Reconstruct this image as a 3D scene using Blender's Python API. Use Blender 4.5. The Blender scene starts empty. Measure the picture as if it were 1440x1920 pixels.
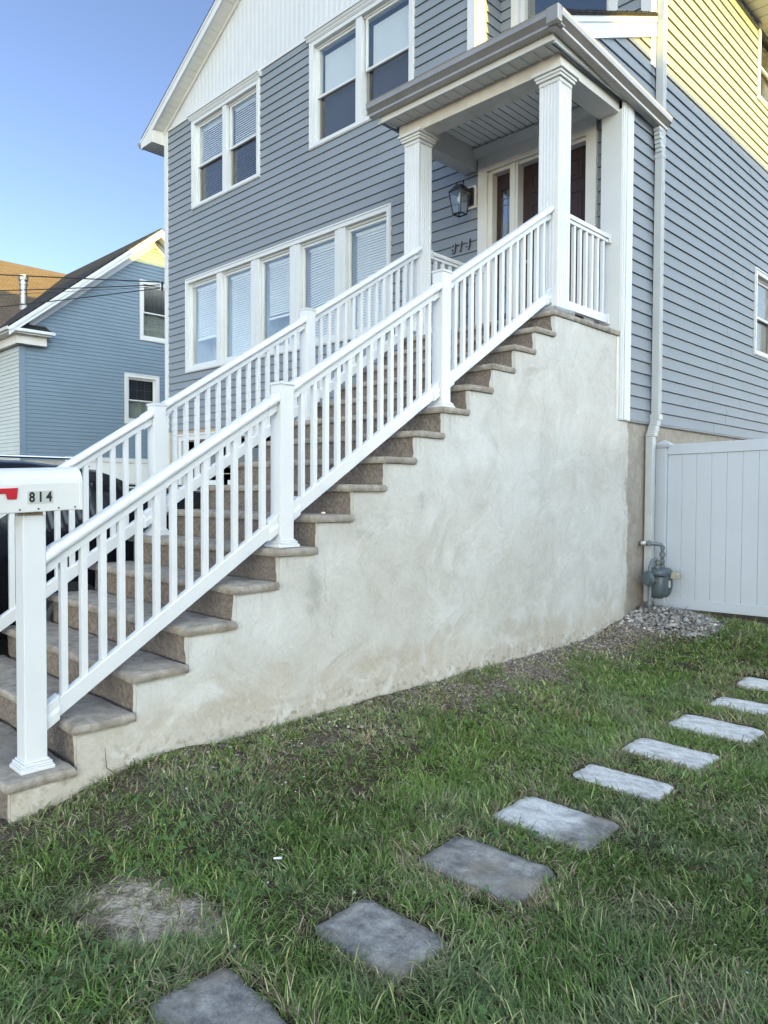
import bpy, bmesh, math, random
import numpy as np
from mathutils import Vector, Matrix
S = bpy.context.scene
C = S.collection
R = math.radians
random.seed(7)
rng = np.random.default_rng(11)

# ------------------------------------------------------------------ camera
YAW, PITCH, ROLL, FPX = -0.7736, -0.02841, 0.004773, 1378.8
CAMP = Vector((3.4, 0.0, 1.55))
cd = bpy.data.cameras.new('camera')
cam = bpy.data.objects.new('camera', cd); C.objects.link(cam)
fw = Vector((math.sin(YAW)*math.cos(PITCH), math.cos(YAW)*math.cos(PITCH), math.sin(PITCH)))
rt = Vector((math.cos(YAW), -math.sin(YAW), 0)); up = rt.cross(fw)
c_, s_ = math.cos(ROLL), math.sin(ROLL)
rt2 = rt*c_+up*s_; up2 = -rt*s_+up*c_
M3 = Matrix((rt2, up2, -fw)).transposed()
cam.matrix_world = Matrix.Translation(CAMP) @ M3.to_4x4()
cd.sensor_fit = 'VERTICAL'; cd.sensor_height = 24; cd.lens = 24*FPX/1920
cd.clip_start = 0.05; cd.clip_end = 3000
S.camera = cam

# ------------------------------------------------------------------ world, sun, exposure
SUN_EL, SUN_AZ = 13.1, 7.5            # elevation; degrees behind (+Y) the +X axis
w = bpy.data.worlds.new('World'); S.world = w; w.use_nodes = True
nt = w.node_tree; nt.nodes.clear()
sky = nt.nodes.new('ShaderNodeTexSky'); sky.sky_type = 'NISHITA'; sky.sun_disc = False
sky.sun_elevation = R(SUN_EL); sky.sun_rotation = R(90-SUN_AZ)
sky.air_density = 0.6; sky.dust_density = 0.0; sky.ozone_density = 2.0; sky.altitude = 10
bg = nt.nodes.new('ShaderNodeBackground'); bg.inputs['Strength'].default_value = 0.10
wo = nt.nodes.new('ShaderNodeOutputWorld')
# added fill: unseen sky brightened towards the sun and behind the camera, noise-mottled
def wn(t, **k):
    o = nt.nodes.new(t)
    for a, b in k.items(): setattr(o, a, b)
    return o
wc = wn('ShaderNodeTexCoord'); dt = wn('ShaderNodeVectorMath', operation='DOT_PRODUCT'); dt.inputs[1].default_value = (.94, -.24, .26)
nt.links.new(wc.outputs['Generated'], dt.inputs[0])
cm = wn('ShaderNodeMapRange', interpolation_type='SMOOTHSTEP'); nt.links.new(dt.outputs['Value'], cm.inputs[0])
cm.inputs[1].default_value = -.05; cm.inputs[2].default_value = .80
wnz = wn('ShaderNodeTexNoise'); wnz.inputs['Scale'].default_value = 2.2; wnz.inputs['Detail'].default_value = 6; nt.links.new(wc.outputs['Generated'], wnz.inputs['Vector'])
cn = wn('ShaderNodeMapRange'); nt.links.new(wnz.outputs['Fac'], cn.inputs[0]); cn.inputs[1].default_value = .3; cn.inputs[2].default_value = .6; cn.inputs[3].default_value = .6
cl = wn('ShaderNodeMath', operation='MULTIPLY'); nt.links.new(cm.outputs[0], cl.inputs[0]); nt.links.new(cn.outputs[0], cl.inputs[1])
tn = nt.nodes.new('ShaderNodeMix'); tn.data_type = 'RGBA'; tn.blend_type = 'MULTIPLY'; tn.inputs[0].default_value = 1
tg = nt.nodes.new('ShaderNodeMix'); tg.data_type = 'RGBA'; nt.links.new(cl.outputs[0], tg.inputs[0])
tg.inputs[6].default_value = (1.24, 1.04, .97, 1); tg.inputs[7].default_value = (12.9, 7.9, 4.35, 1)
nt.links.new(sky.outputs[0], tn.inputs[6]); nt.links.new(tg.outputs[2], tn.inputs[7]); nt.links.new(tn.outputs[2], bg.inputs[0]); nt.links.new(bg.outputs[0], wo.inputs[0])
sd = bpy.data.lights.new('sun', 'SUN'); sd.energy = 5.0; sd.angle = R(0.53); sd.color = (1, 0.68, 0.08)
sun = bpy.data.objects.new('sun', sd); C.objects.link(sun)
tos = Vector((math.cos(R(SUN_EL))*math.cos(R(SUN_AZ)), math.cos(R(SUN_EL))*math.sin(R(SUN_AZ)), math.sin(R(SUN_EL))))
sun.rotation_euler = tos.to_track_quat('Z', 'Y').to_euler()
sun.location = (20, 4, 20)
S.view_settings.view_transform = 'Standard'; S.view_settings.look = 'None'
S.view_settings.gamma = 1; S.view_settings.exposure = 1.85
S.view_settings.use_curve_mapping = False

# ------------------------------------------------------------------ materials
MATS = {}
def newmat(name):
    m = bpy.data.materials.new(name); m.use_nodes = True
    n = m.node_tree; b = n.nodes['Principled BSDF']
    MATS[name] = m
    return m, n, b
def nd(n, t, **kw):
    o = n.nodes.new(t)
    for k, v in kw.items():
        if k in o.inputs.keys(): o.inputs[k].default_value = v
        else: setattr(o, k, v)
    return o
def coords(n, scale=(1, 1, 1)):
    tc = n.nodes.new('ShaderNodeTexCoord'); mp = n.nodes.new('ShaderNodeMapping')
    mp.inputs['Scale'].default_value = scale
    g = n.nodes.new('ShaderNodeNewGeometry')
    n.links.new(g.outputs['Position'], mp.inputs[0])
    return mp.outputs[0]
def noise(n, co, scale, detail=4, rough=.55, dist=0.0):
    o = nd(n, 'ShaderNodeTexNoise', Scale=scale, Detail=detail, Roughness=rough, Distortion=dist)
    n.links.new(co, o.inputs['Vector']); return o.outputs['Fac']
def ramp(n, fac, stops):
    r = n.nodes.new('ShaderNodeValToRGB'); e = r.color_ramp.elements
    while len(e) < len(stops): e.new(0.5)
    for el, (p, c) in zip(e, stops):
        el.position = p; el.color = (*c, 1) if len(c) == 3 else c
    n.links.new(fac, r.inputs[0]); return r.outputs[0]
def mix(n, fac, a, b, mode='MIX'):
    o = n.nodes.new('ShaderNodeMix'); o.data_type = 'RGBA'; o.blend_type = mode
    for sock, v in ((o.inputs[0], fac), (o.inputs[6], a), (o.inputs[7], b)):
        if hasattr(v, 'is_linked'): n.links.new(v, sock)
        elif isinstance(v, (int, float)): sock.default_value = v
        else: sock.default_value = (*v, 1)
    return o.outputs[2]
def maprange(n, v, a, b, c=0, d=1, smooth=True):
    o = n.nodes.new('ShaderNodeMapRange'); o.interpolation_type = 'SMOOTHSTEP' if smooth else 'LINEAR'
    n.links.new(v, o.inputs[0])
    for i, x in enumerate((a, b, c, d)): o.inputs[i+1].default_value = x
    return o.outputs[0]
def mth(n, op, a, b=None):
    o = n.nodes.new('ShaderNodeMath'); o.operation = op
    for i, v in enumerate((a, b)):
        if v is None: continue
        if hasattr(v, 'is_linked'): n.links.new(v, o.inputs[i])
        else: o.inputs[i].default_value = v
    return o.outputs[0]
def sep(n, co):
    o = n.nodes.new('ShaderNodeSeparateXYZ'); n.links.new(co, o.inputs[0]); return o.outputs
def bump(n, b, h, strength=.3, dist=.01):
    o = nd(n, 'ShaderNodeBump', Strength=strength, Distance=dist)
    n.links.new(h, o.inputs['Height']); n.links.new(o.outputs[0], b.inputs['Normal'])
def simple(name, col, rough=.6, var=.06, scale=6, metal=0, bmp=0, bscale=60, spec=.5):
    m, n, b = newmat(name)
    co = coords(n)
    f = noise(n, co, scale, 5)
    lo = tuple(max(0, c*(1-var)) for c in col); hi = tuple(min(1, c*(1+var)) for c in col)
    n.links.new(ramp(n, f, [(.3, lo), (.7, hi)]), b.inputs['Base Color'])
    b.inputs['Roughness'].default_value = rough; b.inputs['Metallic'].default_value = metal
    b.inputs['Specular IOR Level'].default_value = spec
    if bmp: bump(n, b, noise(n, co, bscale, 3), bmp, .004)
    return m
def vinyl(name, col, wood=True):
    m, n, b = newmat(name)
    co = coords(n); f = noise(n, co, 1.3, 4)
    f2 = noise(n, coords(n, (3, 3, 60)), 6, 3)
    base = ramp(n, f, [(.3, tuple(c*.94 for c in col)), (.7, tuple(min(1, c*1.05) for c in col))])
    base = mix(n, .12, base, ramp(n, f2, [(.35, tuple(c*.7 for c in col)), (.65, tuple(min(1, c*1.25) for c in col))]))
    n.links.new(base, b.inputs['Base Color'])
    b.inputs['Roughness'].default_value = .55; b.inputs['Specular IOR Level'].default_value = .35
    bump(n, b, f2, .12, .002)
    return m
SID = vinyl('grey_vinyl_siding', (.208, .238, .275))
SIDN = vinyl('blue_vinyl_siding', (.15, .215, .285))
SIDP = vinyl('pale_vinyl_siding', (.42, .46, .46))
TRIM = simple('white_trim', (.575, .60, .625), .42, .03, 3)
TRIMC = simple('cream_trim', (.60, .60, .585), .5, .04, 3)
CREAMB = simple('weathered_beam', (.60, .57, .52), .6, .12, 7, bmp=.1, bscale=30)
def rail_mat():
    m, n, b = newmat('white_vinyl_rail'); co = coords(n)
    f = noise(n, co, 3, 5); sc = noise(n, coords(n, (6, 6, 60)), 3, 5, .7); sp_ = noise(n, co, 70, 3, .6)
    base = ramp(n, f, [(.3, (.615, .635, .66)), (.7, (.665, .685, .715))])
    base = mix(n, maprange(n, sc, .64, .74, 0, .22), base, (.36, .35, .33))
    base = mix(n, maprange(n, sp_, .70, .78, 0, .35), base, (.38, .37, .34))
    n.links.new(base, b.inputs['Base Color']); b.inputs['Roughness'].default_value = .34; return m
RAIL = rail_mat()
BV = simple('white_board_vinyl', (.52, .55, .585), .5, .03, 3)
FENCE = simple('white_fence_vinyl', (.46, .51, .595), .38, .03, 2)
GUT = simple('aluminium_gutter', (.33, .315, .30), .30, .10, 5, metal=.45)
DSP = simple('downspout_white', (.42, .45, .48), .4, .06, 5)
SOF = simple('soffit_vinyl', (.74, .74, .71), .6, .04, 5)
CEIL = simple('ceiling_vinyl', (.80, .81, .81), .6, .04, 5)
DARK = simple('dark_interior', (.045, .048, .052), .9, .1)
ROOMM = simple('room_wall', (.36, .40, .42), .9, .05)
BLINDM = simple('blind_slats', (.86, .87, .86), .6, .03)
SHADE = simple('roller_shade', (.66, .70, .74), .8, .05, 2)
SCREEN = simple('screen_track', (.20, .19, .18), .6, .05)
BLACK = simple('black_metal', (.012, .014, .018), .35, .2, 20, metal=.3)
RED = simple('red_flag', (.42, .012, .022), .4, .05)
MBX = simple('mailbox_white', (.62, .63, .635), .35, .05, 3)
NUMP = simple('number_plate', (.46, .48, .46), .5, .05)
INK = simple('black_ink', (.01, .01, .01), .6, .1)
BROWNM = simple('wood_core', (.34, .28, .22), .8, .25, 18)
PIPE = simple('grey_pipe', (.13, .155, .175), .5, .15, 25, metal=.15)
METER = simple('meter_grey', (.075, .10, .12), .45, .1, 15, metal=.1)
NUMB = simple('number_metal', (.26, .27, .30), .4, .1, 12, metal=.3)
NUMD = simple('number_outline_shadow', (.03, .022, .025), .5, .1)
CARP = simple('black_car_paint', (.006, .007, .010), .12, .1, 3, metal=.1)
CARG = simple('car_glass', (.008, .010, .014), .04, .05)
TYRE = simple('tyre_rubber', (.015, .015, .015), .85, .2)
RIM = simple('alloy_rim', (.35, .36, .38), .3, .05, metal=.8)
CHROME = simple('chrome', (.6, .62, .65), .12, .03, metal=1)
REDL = simple('tail_lamp', (.25, .01, .01), .2, .1)
WIREM = simple('black_cable', (.012, .013, .016), .6, .1)
CONC = simple('concrete', (.36, .35, .33), .9, .12, 5, bmp=.3, bscale=80)
GAR = simple('garage_door_white', (.66, .69, .70), .5, .04)
WOODP = simple('pole_wood', (.12, .09, .065), .9, .3, 10)
GALV = simple('galvanised_vent', (.30, .30, .28), .35, .1, 10, metal=.7)

def door_mat():
    m, n, b = newmat('dark_wood_door')
    f = noise(n, coords(n, (40, 40, 2.5)), 3, 5, .6, .4)
    n.links.new(ramp(n, f, [(.25, (.014, .007, .008)), (.55, (.028, .012, .012)), (.8, (.05, .021, .019))]), b.inputs['Base Color'])
    b.inputs['Roughness'].default_value = .45
    bump(n, b, f, .2, .002); return m
DOOR = door_mat()

def glass(name, tint, fac, rough=.02):
    m = bpy.data.materials.new(name); m.use_nodes = True; n = m.node_tree; n.nodes.clear()
    out = n.nodes.new('ShaderNodeOutputMaterial')
    t = nd(n, 'ShaderNodeBsdfTransparent', Color=(*tint, 1)); g = nd(n, 'ShaderNodeBsdfGlossy', Roughness=rough, Color=(1, .98, .90, 1))
    fr = nd(n, 'ShaderNodeFresnel', IOR=1.5)
    gg = n.nodes.new('ShaderNodeNewGeometry'); io = n.nodes.new('ShaderNodeMapRange'); n.links.new(gg.outputs['Backfacing'], io.inputs[0])
    io.inputs[3].default_value = 1.5; io.inputs[4].default_value = 1/1.5; n.links.new(io.outputs[0], fr.inputs['IOR'])
    a = n.nodes.new('ShaderNodeMapRange'); n.links.new(fr.outputs[0], a.inputs[0])
    for i, x in enumerate((0.03, .6, fac, 1)): a.inputs[i+1].default_value = x
    nz = noise(n, coords(n), 1.1, 2); bm = nd(n, 'ShaderNodeBump', Strength=.05, Distance=.05)
    n.links.new(nz, bm.inputs['Height']); n.links.new(bm.outputs[0], g.inputs['Normal'])
    mx = n.nodes.new('ShaderNodeMixShader'); n.links.new(a.outputs[0], mx.inputs[0])
    n.links.new(t.outputs[0], mx.inputs[1]); n.links.new(g.outputs[0], mx.inputs[2]); n.links.new(mx.outputs[0], out.inputs[0])
    return m
GLASS = glass('window_glass', (.95, .97, .975), .085)
SCRG = glass('screened_glass', (.55, .56, .59), .045, .15)
LGLASS = glass('lantern_glass', (.9, .92, .93), .06)

def stucco():
    m, n, b = newmat('stucco')
    co = coords(n); x, y, z = sep(n, co)
    big = noise(n, co, .75, 4, .55, .5); med = noise(n, co, 2.4, 5, .6, 1.0); sml = noise(n, co, 7.5, 6, .65, .8); fine = noise(n, co, 42, 4, .6)
    base = ramp(n, big, [(.34, (.44, .415, .37)), (.46, (.51, .495, .46)), (.56, (.545, .54, .515)), (.66, (.585, .59, .58))])
    base = mix(n, .40, base, ramp(n, med, [(.34, (.39, .37, .335)), (.48, (.53, .52, .49)), (.62, (.60, .60, .58))]))
    base = mix(n, .16, base, ramp(n, sml, [(.35, (.36, .35, .33)), (.65, (.68, .68, .67))]))
    # broad trowel sweeps: bands bent by noise
    wv = nd(n, 'ShaderNodeTexWave', Scale=1.1, Distortion=9.0, Detail=3.0); wv.inputs['Detail Scale'].default_value = .8
    mp = n.nodes.new('ShaderNodeMapping'); mp.inputs['Rotation'].default_value = (R(35), 0, 0); n.links.new(co, mp.inputs[0]); n.links.new(mp.outputs[0], wv.inputs['Vector'])
    base = mix(n, mth(n, 'MULTIPLY', maprange(n, wv.outputs['Fac'], .72, 1, 0, .30), maprange(n, med, .42, .6)), base, (.66, .665, .655))
    base = mix(n, mth(n, 'MULTIPLY', maprange(n, wv.outputs['Fac'], .25, 0, 0, .26), maprange(n, big, .6, .42)), base, (.40, .375, .335))
    # hairline cracks
    def crack(y0, z0, z1, slope, wob, wd=.0035, dk=.55):
        c = mth(n, 'SUBTRACT', y, y0); c = mth(n, 'SUBTRACT', c, mth(n, 'MULTIPLY', mth(n, 'SUBTRACT', z, z0), slope))
        c = mth(n, 'SUBTRACT', c, mth(n, 'MULTIPLY', mth(n, 'SUBTRACT', noise(n, co, 4, 5, .7), .5), wob)); c = mth(n, 'ABSOLUTE', c)
        k = maprange(n, c, wd, wd*.2, 0, dk)
        k = mth(n, 'MULTIPLY', k, mth(n, 'MULTIPLY', maprange(n, z, z0-.12, z0+.05), maprange(n, z, z1+.12, z1-.05)))
        return k
    for a in ((5.55, 1.7, 2.9, .34, .16), (5.35, 1.4, 2.35, .05, .22), (3.02, .65, 1.15, -.12, .30, .006, .5), (6.2, .9, 1.7, -.2, .3, .003, .3), (4.3, .5, 1.2, .25, .3, .003, .3)):
        base = mix(n, crack(*a), base, (.26, .25, .235))
    # damp stains (y, z, ry, rz, strength)
    def blob(y0, z0, ry, rz_, st, col=(.30, .29, .275)):
        dy = mth(n, 'DIVIDE', mth(n, 'SUBTRACT', y, y0), ry); dz = mth(n, 'DIVIDE', mth(n, 'SUBTRACT', z, z0), rz_)
        d = mth(n, 'ADD', mth(n, 'MULTIPLY', dy, dy), mth(n, 'MULTIPLY', dz, dz)); d = mth(n, 'ADD', d, mth(n, 'MULTIPLY', mth(n, 'SUBTRACT', sml, .5), 3.2))
        return maprange(n, d, 1.1, -.2, 0, st), col
    for a in ((2.88, .92, .07, .24, .6), (3.30, 1.27, .12, .05, .5), (3.85, 1.48, .04, .07, .45), (2.3, .62, .25, .16, .25, (.36, .33, .28)), (4.6, 1.6, .35, .25, .22, (.38, .365, .34)),
              (5.2, .75, .3, .2, .22, (.38, .36, .33)), (3.6, .42, .45, .10, .45, (.36, .30, .225)), (5.1, .45, .5, .09, .45, (.36, .31, .24)), (2.2, .36, .35, .08, .5, (.36, .30, .22)), (6.55, .55, .25, .15, .4, (.34, .33, .30))):
        f, c = blob(*a); base = mix(n, f, base, c)
    # dirt in drips just under each tread end
    dr = noise(n, coords(n, (1, 9, .8)), 2.6, 4, .6)
    top = mth(n, 'SUBTRACT', mth(n, 'ADD', .214, mth(n, 'MULTIPLY', mth(n, 'SUBTRACT', y, 1.14), .644)), z)
    base = mix(n, mth(n, 'MULTIPLY', maprange(n, top, .28, .0, 0, .5), maprange(n, dr, .5, .66)), base, (.36, .34, .30))
    # tan band close to the ground, broken up
    zz = mth(n, 'ADD', z, mth(n, 'MULTIPLY', mth(n, 'SUBTRACT', med, .5), 1.0))
    base = mix(n, maprange(n, zz, .55, .30, 0, .55), base, (.42, .365, .29))
    low = maprange(n, z, .48, .26)
    base = mix(n, mth(n, 'MULTIPLY', low, maprange(n, sml, .53, .60, 0, .6)), base, (.60, .60, .58))
    base = mix(n, mth(n, 'MULTIPLY', maprange(n, z, .38, .22), maprange(n, noise(n, co, 20, 5), .50, .66, 0, .6)), base, (.22, .18, .14))
    base = mix(n, maprange(n, mth(n, 'ADD', y, mth(n, 'MULTIPLY', big, 1.2)), 2.8, 1.3, 0, .45), base, (.49, .435, .35))
    # old bare foundation past the patched wall
    yy = mth(n, 'ADD', y, mth(n, 'MULTIPLY', mth(n, 'SUBTRACT', noise(n, co, 2.2, 6, .7), .5), .55))
    old = ramp(n, sml, [(.3, (.23, .205, .175)), (.7, (.35, .315, .275))])
    base = mix(n, maprange(n, yy, 6.93, 6.99), base, old)
    base = mix(n, mth(n, 'MULTIPLY', maprange(n, mth(n, 'ABSOLUTE', mth(n, 'SUBTRACT', yy, 6.90)), .06, .0, 0, .4), maprange(n, sml, .45, .6)), base, (.26, .25, .23))
    base = mix(n, .10, base, ramp(n, fine, [(.3, (.25, .25, .24)), (.7, (.75, .75, .75))]))
    n.links.new(base, b.inputs['Base Color']); b.inputs['Roughness'].default_value = .9
    b.inputs['Specular IOR Level'].default_value = .2
    h = mth(n, 'ADD', mth(n, 'ADD', mth(n, 'MULTIPLY', med, 1.2), mth(n, 'MULTIPLY', sml, .35)), mth(n, 'MULTIPLY', fine, .12)); bump(n, b, h, .6, .03)
    return m
STUC = stucco()

def stone(name, a, bb, c, scale=9):
    m, n, b = newmat(name); co = coords(n)
    f = noise(n, co, scale, 8, .65, .4); g = noise(n, co, 90, 3, .6); k = noise(n, co, 2.3, 4)
    base = ramp(n, f, [(.3, a), (.52, bb), (.75, c)])
    base = mix(n, maprange(n, k, .45, .65, 0, .4), base, tuple(x*.8 for x in bb))
    base = mix(n, maprange(n, g, .62, .75, 0, .5), base, tuple(x*.35 for x in a))
    n.links.new(base, b.inputs['Base Color']); b.inputs['Roughness'].default_value = .88
    b.inputs['Specular IOR Level'].default_value = .25
    bump(n, b, mth(n, 'ADD', f, mth(n, 'MULTIPLY', g, .35)), .6, .012); return m
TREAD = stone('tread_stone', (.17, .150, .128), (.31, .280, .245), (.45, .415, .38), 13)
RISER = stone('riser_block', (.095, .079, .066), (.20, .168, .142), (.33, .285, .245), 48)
PADM = stone('grey_pad', (.16, .175, .19), (.28, .30, .32), (.40, .42, .44))

def paver():
    m, n, b = newmat('paver_stone'); co = coords(n)
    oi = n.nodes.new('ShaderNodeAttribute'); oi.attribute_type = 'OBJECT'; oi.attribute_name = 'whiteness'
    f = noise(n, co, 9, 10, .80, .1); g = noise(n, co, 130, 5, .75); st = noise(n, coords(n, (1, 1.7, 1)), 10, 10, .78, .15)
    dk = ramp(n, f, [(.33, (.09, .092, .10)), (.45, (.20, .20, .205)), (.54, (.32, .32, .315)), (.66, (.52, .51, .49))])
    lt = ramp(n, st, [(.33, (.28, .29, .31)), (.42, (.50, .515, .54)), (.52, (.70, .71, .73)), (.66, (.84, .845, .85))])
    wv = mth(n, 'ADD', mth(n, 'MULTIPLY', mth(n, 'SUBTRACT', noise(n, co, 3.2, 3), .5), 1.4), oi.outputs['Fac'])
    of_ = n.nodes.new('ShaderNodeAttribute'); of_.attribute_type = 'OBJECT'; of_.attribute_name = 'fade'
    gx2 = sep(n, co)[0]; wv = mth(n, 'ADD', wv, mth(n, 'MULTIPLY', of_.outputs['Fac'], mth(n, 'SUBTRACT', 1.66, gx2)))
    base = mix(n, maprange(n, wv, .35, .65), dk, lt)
    base = mix(n, maprange(n, g, .54, .66, 0, .6), base, (.085, .085, .085))
    base = mix(n, mth(n, 'MULTIPLY', maprange(n, wv, .5, .2), maprange(n, noise(n, co, 4, 5), .50, .66, 0, .55)), base, (.33, .285, .22))
    n.links.new(base, b.inputs['Base Color']); b.inputs['Roughness'].default_value = .75
    bump(n, b, mth(n, 'ADD', f, mth(n, 'MULTIPLY', st, .6)), 1.0, .02); return m
PAVER = paver()

def shingle(name, a, c, rot=0):
    m, n, b = newmat(name)
    tc = n.nodes.new('ShaderNodeTexCoord'); br = nd(n, 'ShaderNodeTexBrick', Scale=1.0)
    br.inputs['Brick Width'].default_value = .30; br.inputs['Row Height'].default_value = .14
    br.inputs['Mortar Size'].default_value = .012; br.inputs['Color1'].default_value = (*a, 1); br.inputs['Color2'].default_value = (*c, 1)
    br.inputs['Mortar'].default_value = tuple(x*.3 for x in a)+(1,)
    n.links.new(tc.outputs['UV'], br.inputs['Vector'])
    f = noise(n, coords(n), 30, 4, .6)
    base = mix(n, .5, br.outputs['Color'], ramp(n, f, [(.3, tuple(x*.6 for x in a)), (.7, tuple(x*1.3 for x in c))]))
    n.links.new(base, b.inputs['Base Color']); b.inputs['Roughness'].default_value = .95
    b.inputs['Specular IOR Level'].default_value = .15
    bump(n, b, br.outputs['Fac'], -.4, .01); return m
SHK = shingle('dark_shingles', (.028, .028, .032), (.05, .05, .054))
SHB = shingle('brown_shingles', (.085, .066, .052), (.14, .108, .082))

def ground_mat():
    m, n, b = newmat('soil'); co = coords(n); x, y, z = sep(n, co)
    f = noise(n, co, 7, 8, .7); g = noise(n, co, 70, 4, .7); v = nd(n, 'ShaderNodeTexVoronoi', Scale=75.0)
    n.links.new(co, v.inputs['Vector'])
    base = ramp(n, f, [(.3, (.030, .025, .017)), (.5, (.060, .050, .034)), (.72, (.105, .09, .065))])
    base = mix(n, maprange(n, g, .5, .7, 0, .6), base, (.05, .065, .028))
    # gravelly strip by the stair wall
    wx = mth(n, 'ADD', x, mth(n, 'MULTIPLY', mth(n, 'SUBTRACT', noise(n, co, 2.4, 4), .5), .7))
    strip = mth(n, 'MULTIPLY', maprange(n, wx, .62, .30), maprange(n, y, 3.2, 4.4, .35, 1))
    stc = ramp(n, v.outputs['Color'], [(.2, (.085, .066, .055)), (.55, (.17, .14, .12)), (.85, (.34, .31, .285))])
    base = mix(n, mth(n, 'MULTIPLY', strip, .85), base, stc)
    # bare sandy patch near the camera
    dx = mth(n, 'SUBTRACT', mth(n, 'SUBTRACT', x, mth(n, 'MULTIPLY', y, .5)), .35); dy = mth(n, 'SUBTRACT', y, 1.30)
    d = mth(n, 'ADD', mth(n, 'MULTIPLY', dx, dx), mth(n, 'MULTIPLY', mth(n, 'MULTIPLY', dy, dy), 3.0))
    d = mth(n, 'ADD', d, mth(n, 'MULTIPLY', mth(n, 'SUBTRACT', noise(n, co, 6, 5), .5), .34))
    base = mix(n, mth(n, 'MULTIPLY', maprange(n, d, .15, .03, 0, .95), maprange(n, noise(n, co, 16, 6, .7), .36, .56, .25, 1)), base, (.46, .41, .34))
    n.links.new(base, b.inputs['Base Color']); b.inputs['Roughness'].default_value = .95
    b.inputs['Specular IOR Level'].default_value = .1
    bump(n, b, mth(n, 'ADD', f, v.outputs['Distance']), .8, .015); return m
SOIL = ground_mat()
def asphalt():
    m, n, b = newmat('asphalt'); co = coords(n); f = noise(n, co, 120, 3, .7); k = noise(n, co, 1.2, 5)
    n.links.new(mix(n, .5, ramp(n, f, [(.3, (.02, .021, .024)), (.7, (.065, .066, .07))]), ramp(n, k, [(.3, (.03, .031, .034)), (.7, (.05, .05, .053))])), b.inputs['Base Color'])
    b.inputs['Roughness'].default_value = .85; bump(n, b, f, .4, .004); return m
ASPH = asphalt()
def attr_mat(name, rough=.6, trans=0):
    m, n, b = newmat(name)
    a = n.nodes.new('ShaderNodeAttribute'); a.attribute_name = 'col'
    n.links.new(a.outputs['Color'], b.inputs['Base Color'])
    b.inputs['Roughness'].default_value = rough; b.inputs['Specular IOR Level'].default_value = .35
    if trans:
        tr = n.nodes.new('ShaderNodeBsdfTranslucent'); n.links.new(a.outputs['Color'], tr.inputs['Color'])
        mx = n.nodes.new('ShaderNodeMixShader'); mx.inputs[0].default_value = trans
        o = n.nodes['Material Output']
        n.links.new(b.outputs[0], mx.inputs[1]); n.links.new(tr.outputs[0], mx.inputs[2]); n.links.new(mx.outputs[0], o.inputs[0])
    return m
GRASS = attr_mat('grass_blades', .5, .3)
PEB = attr_mat('pebbles', .85)

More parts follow.
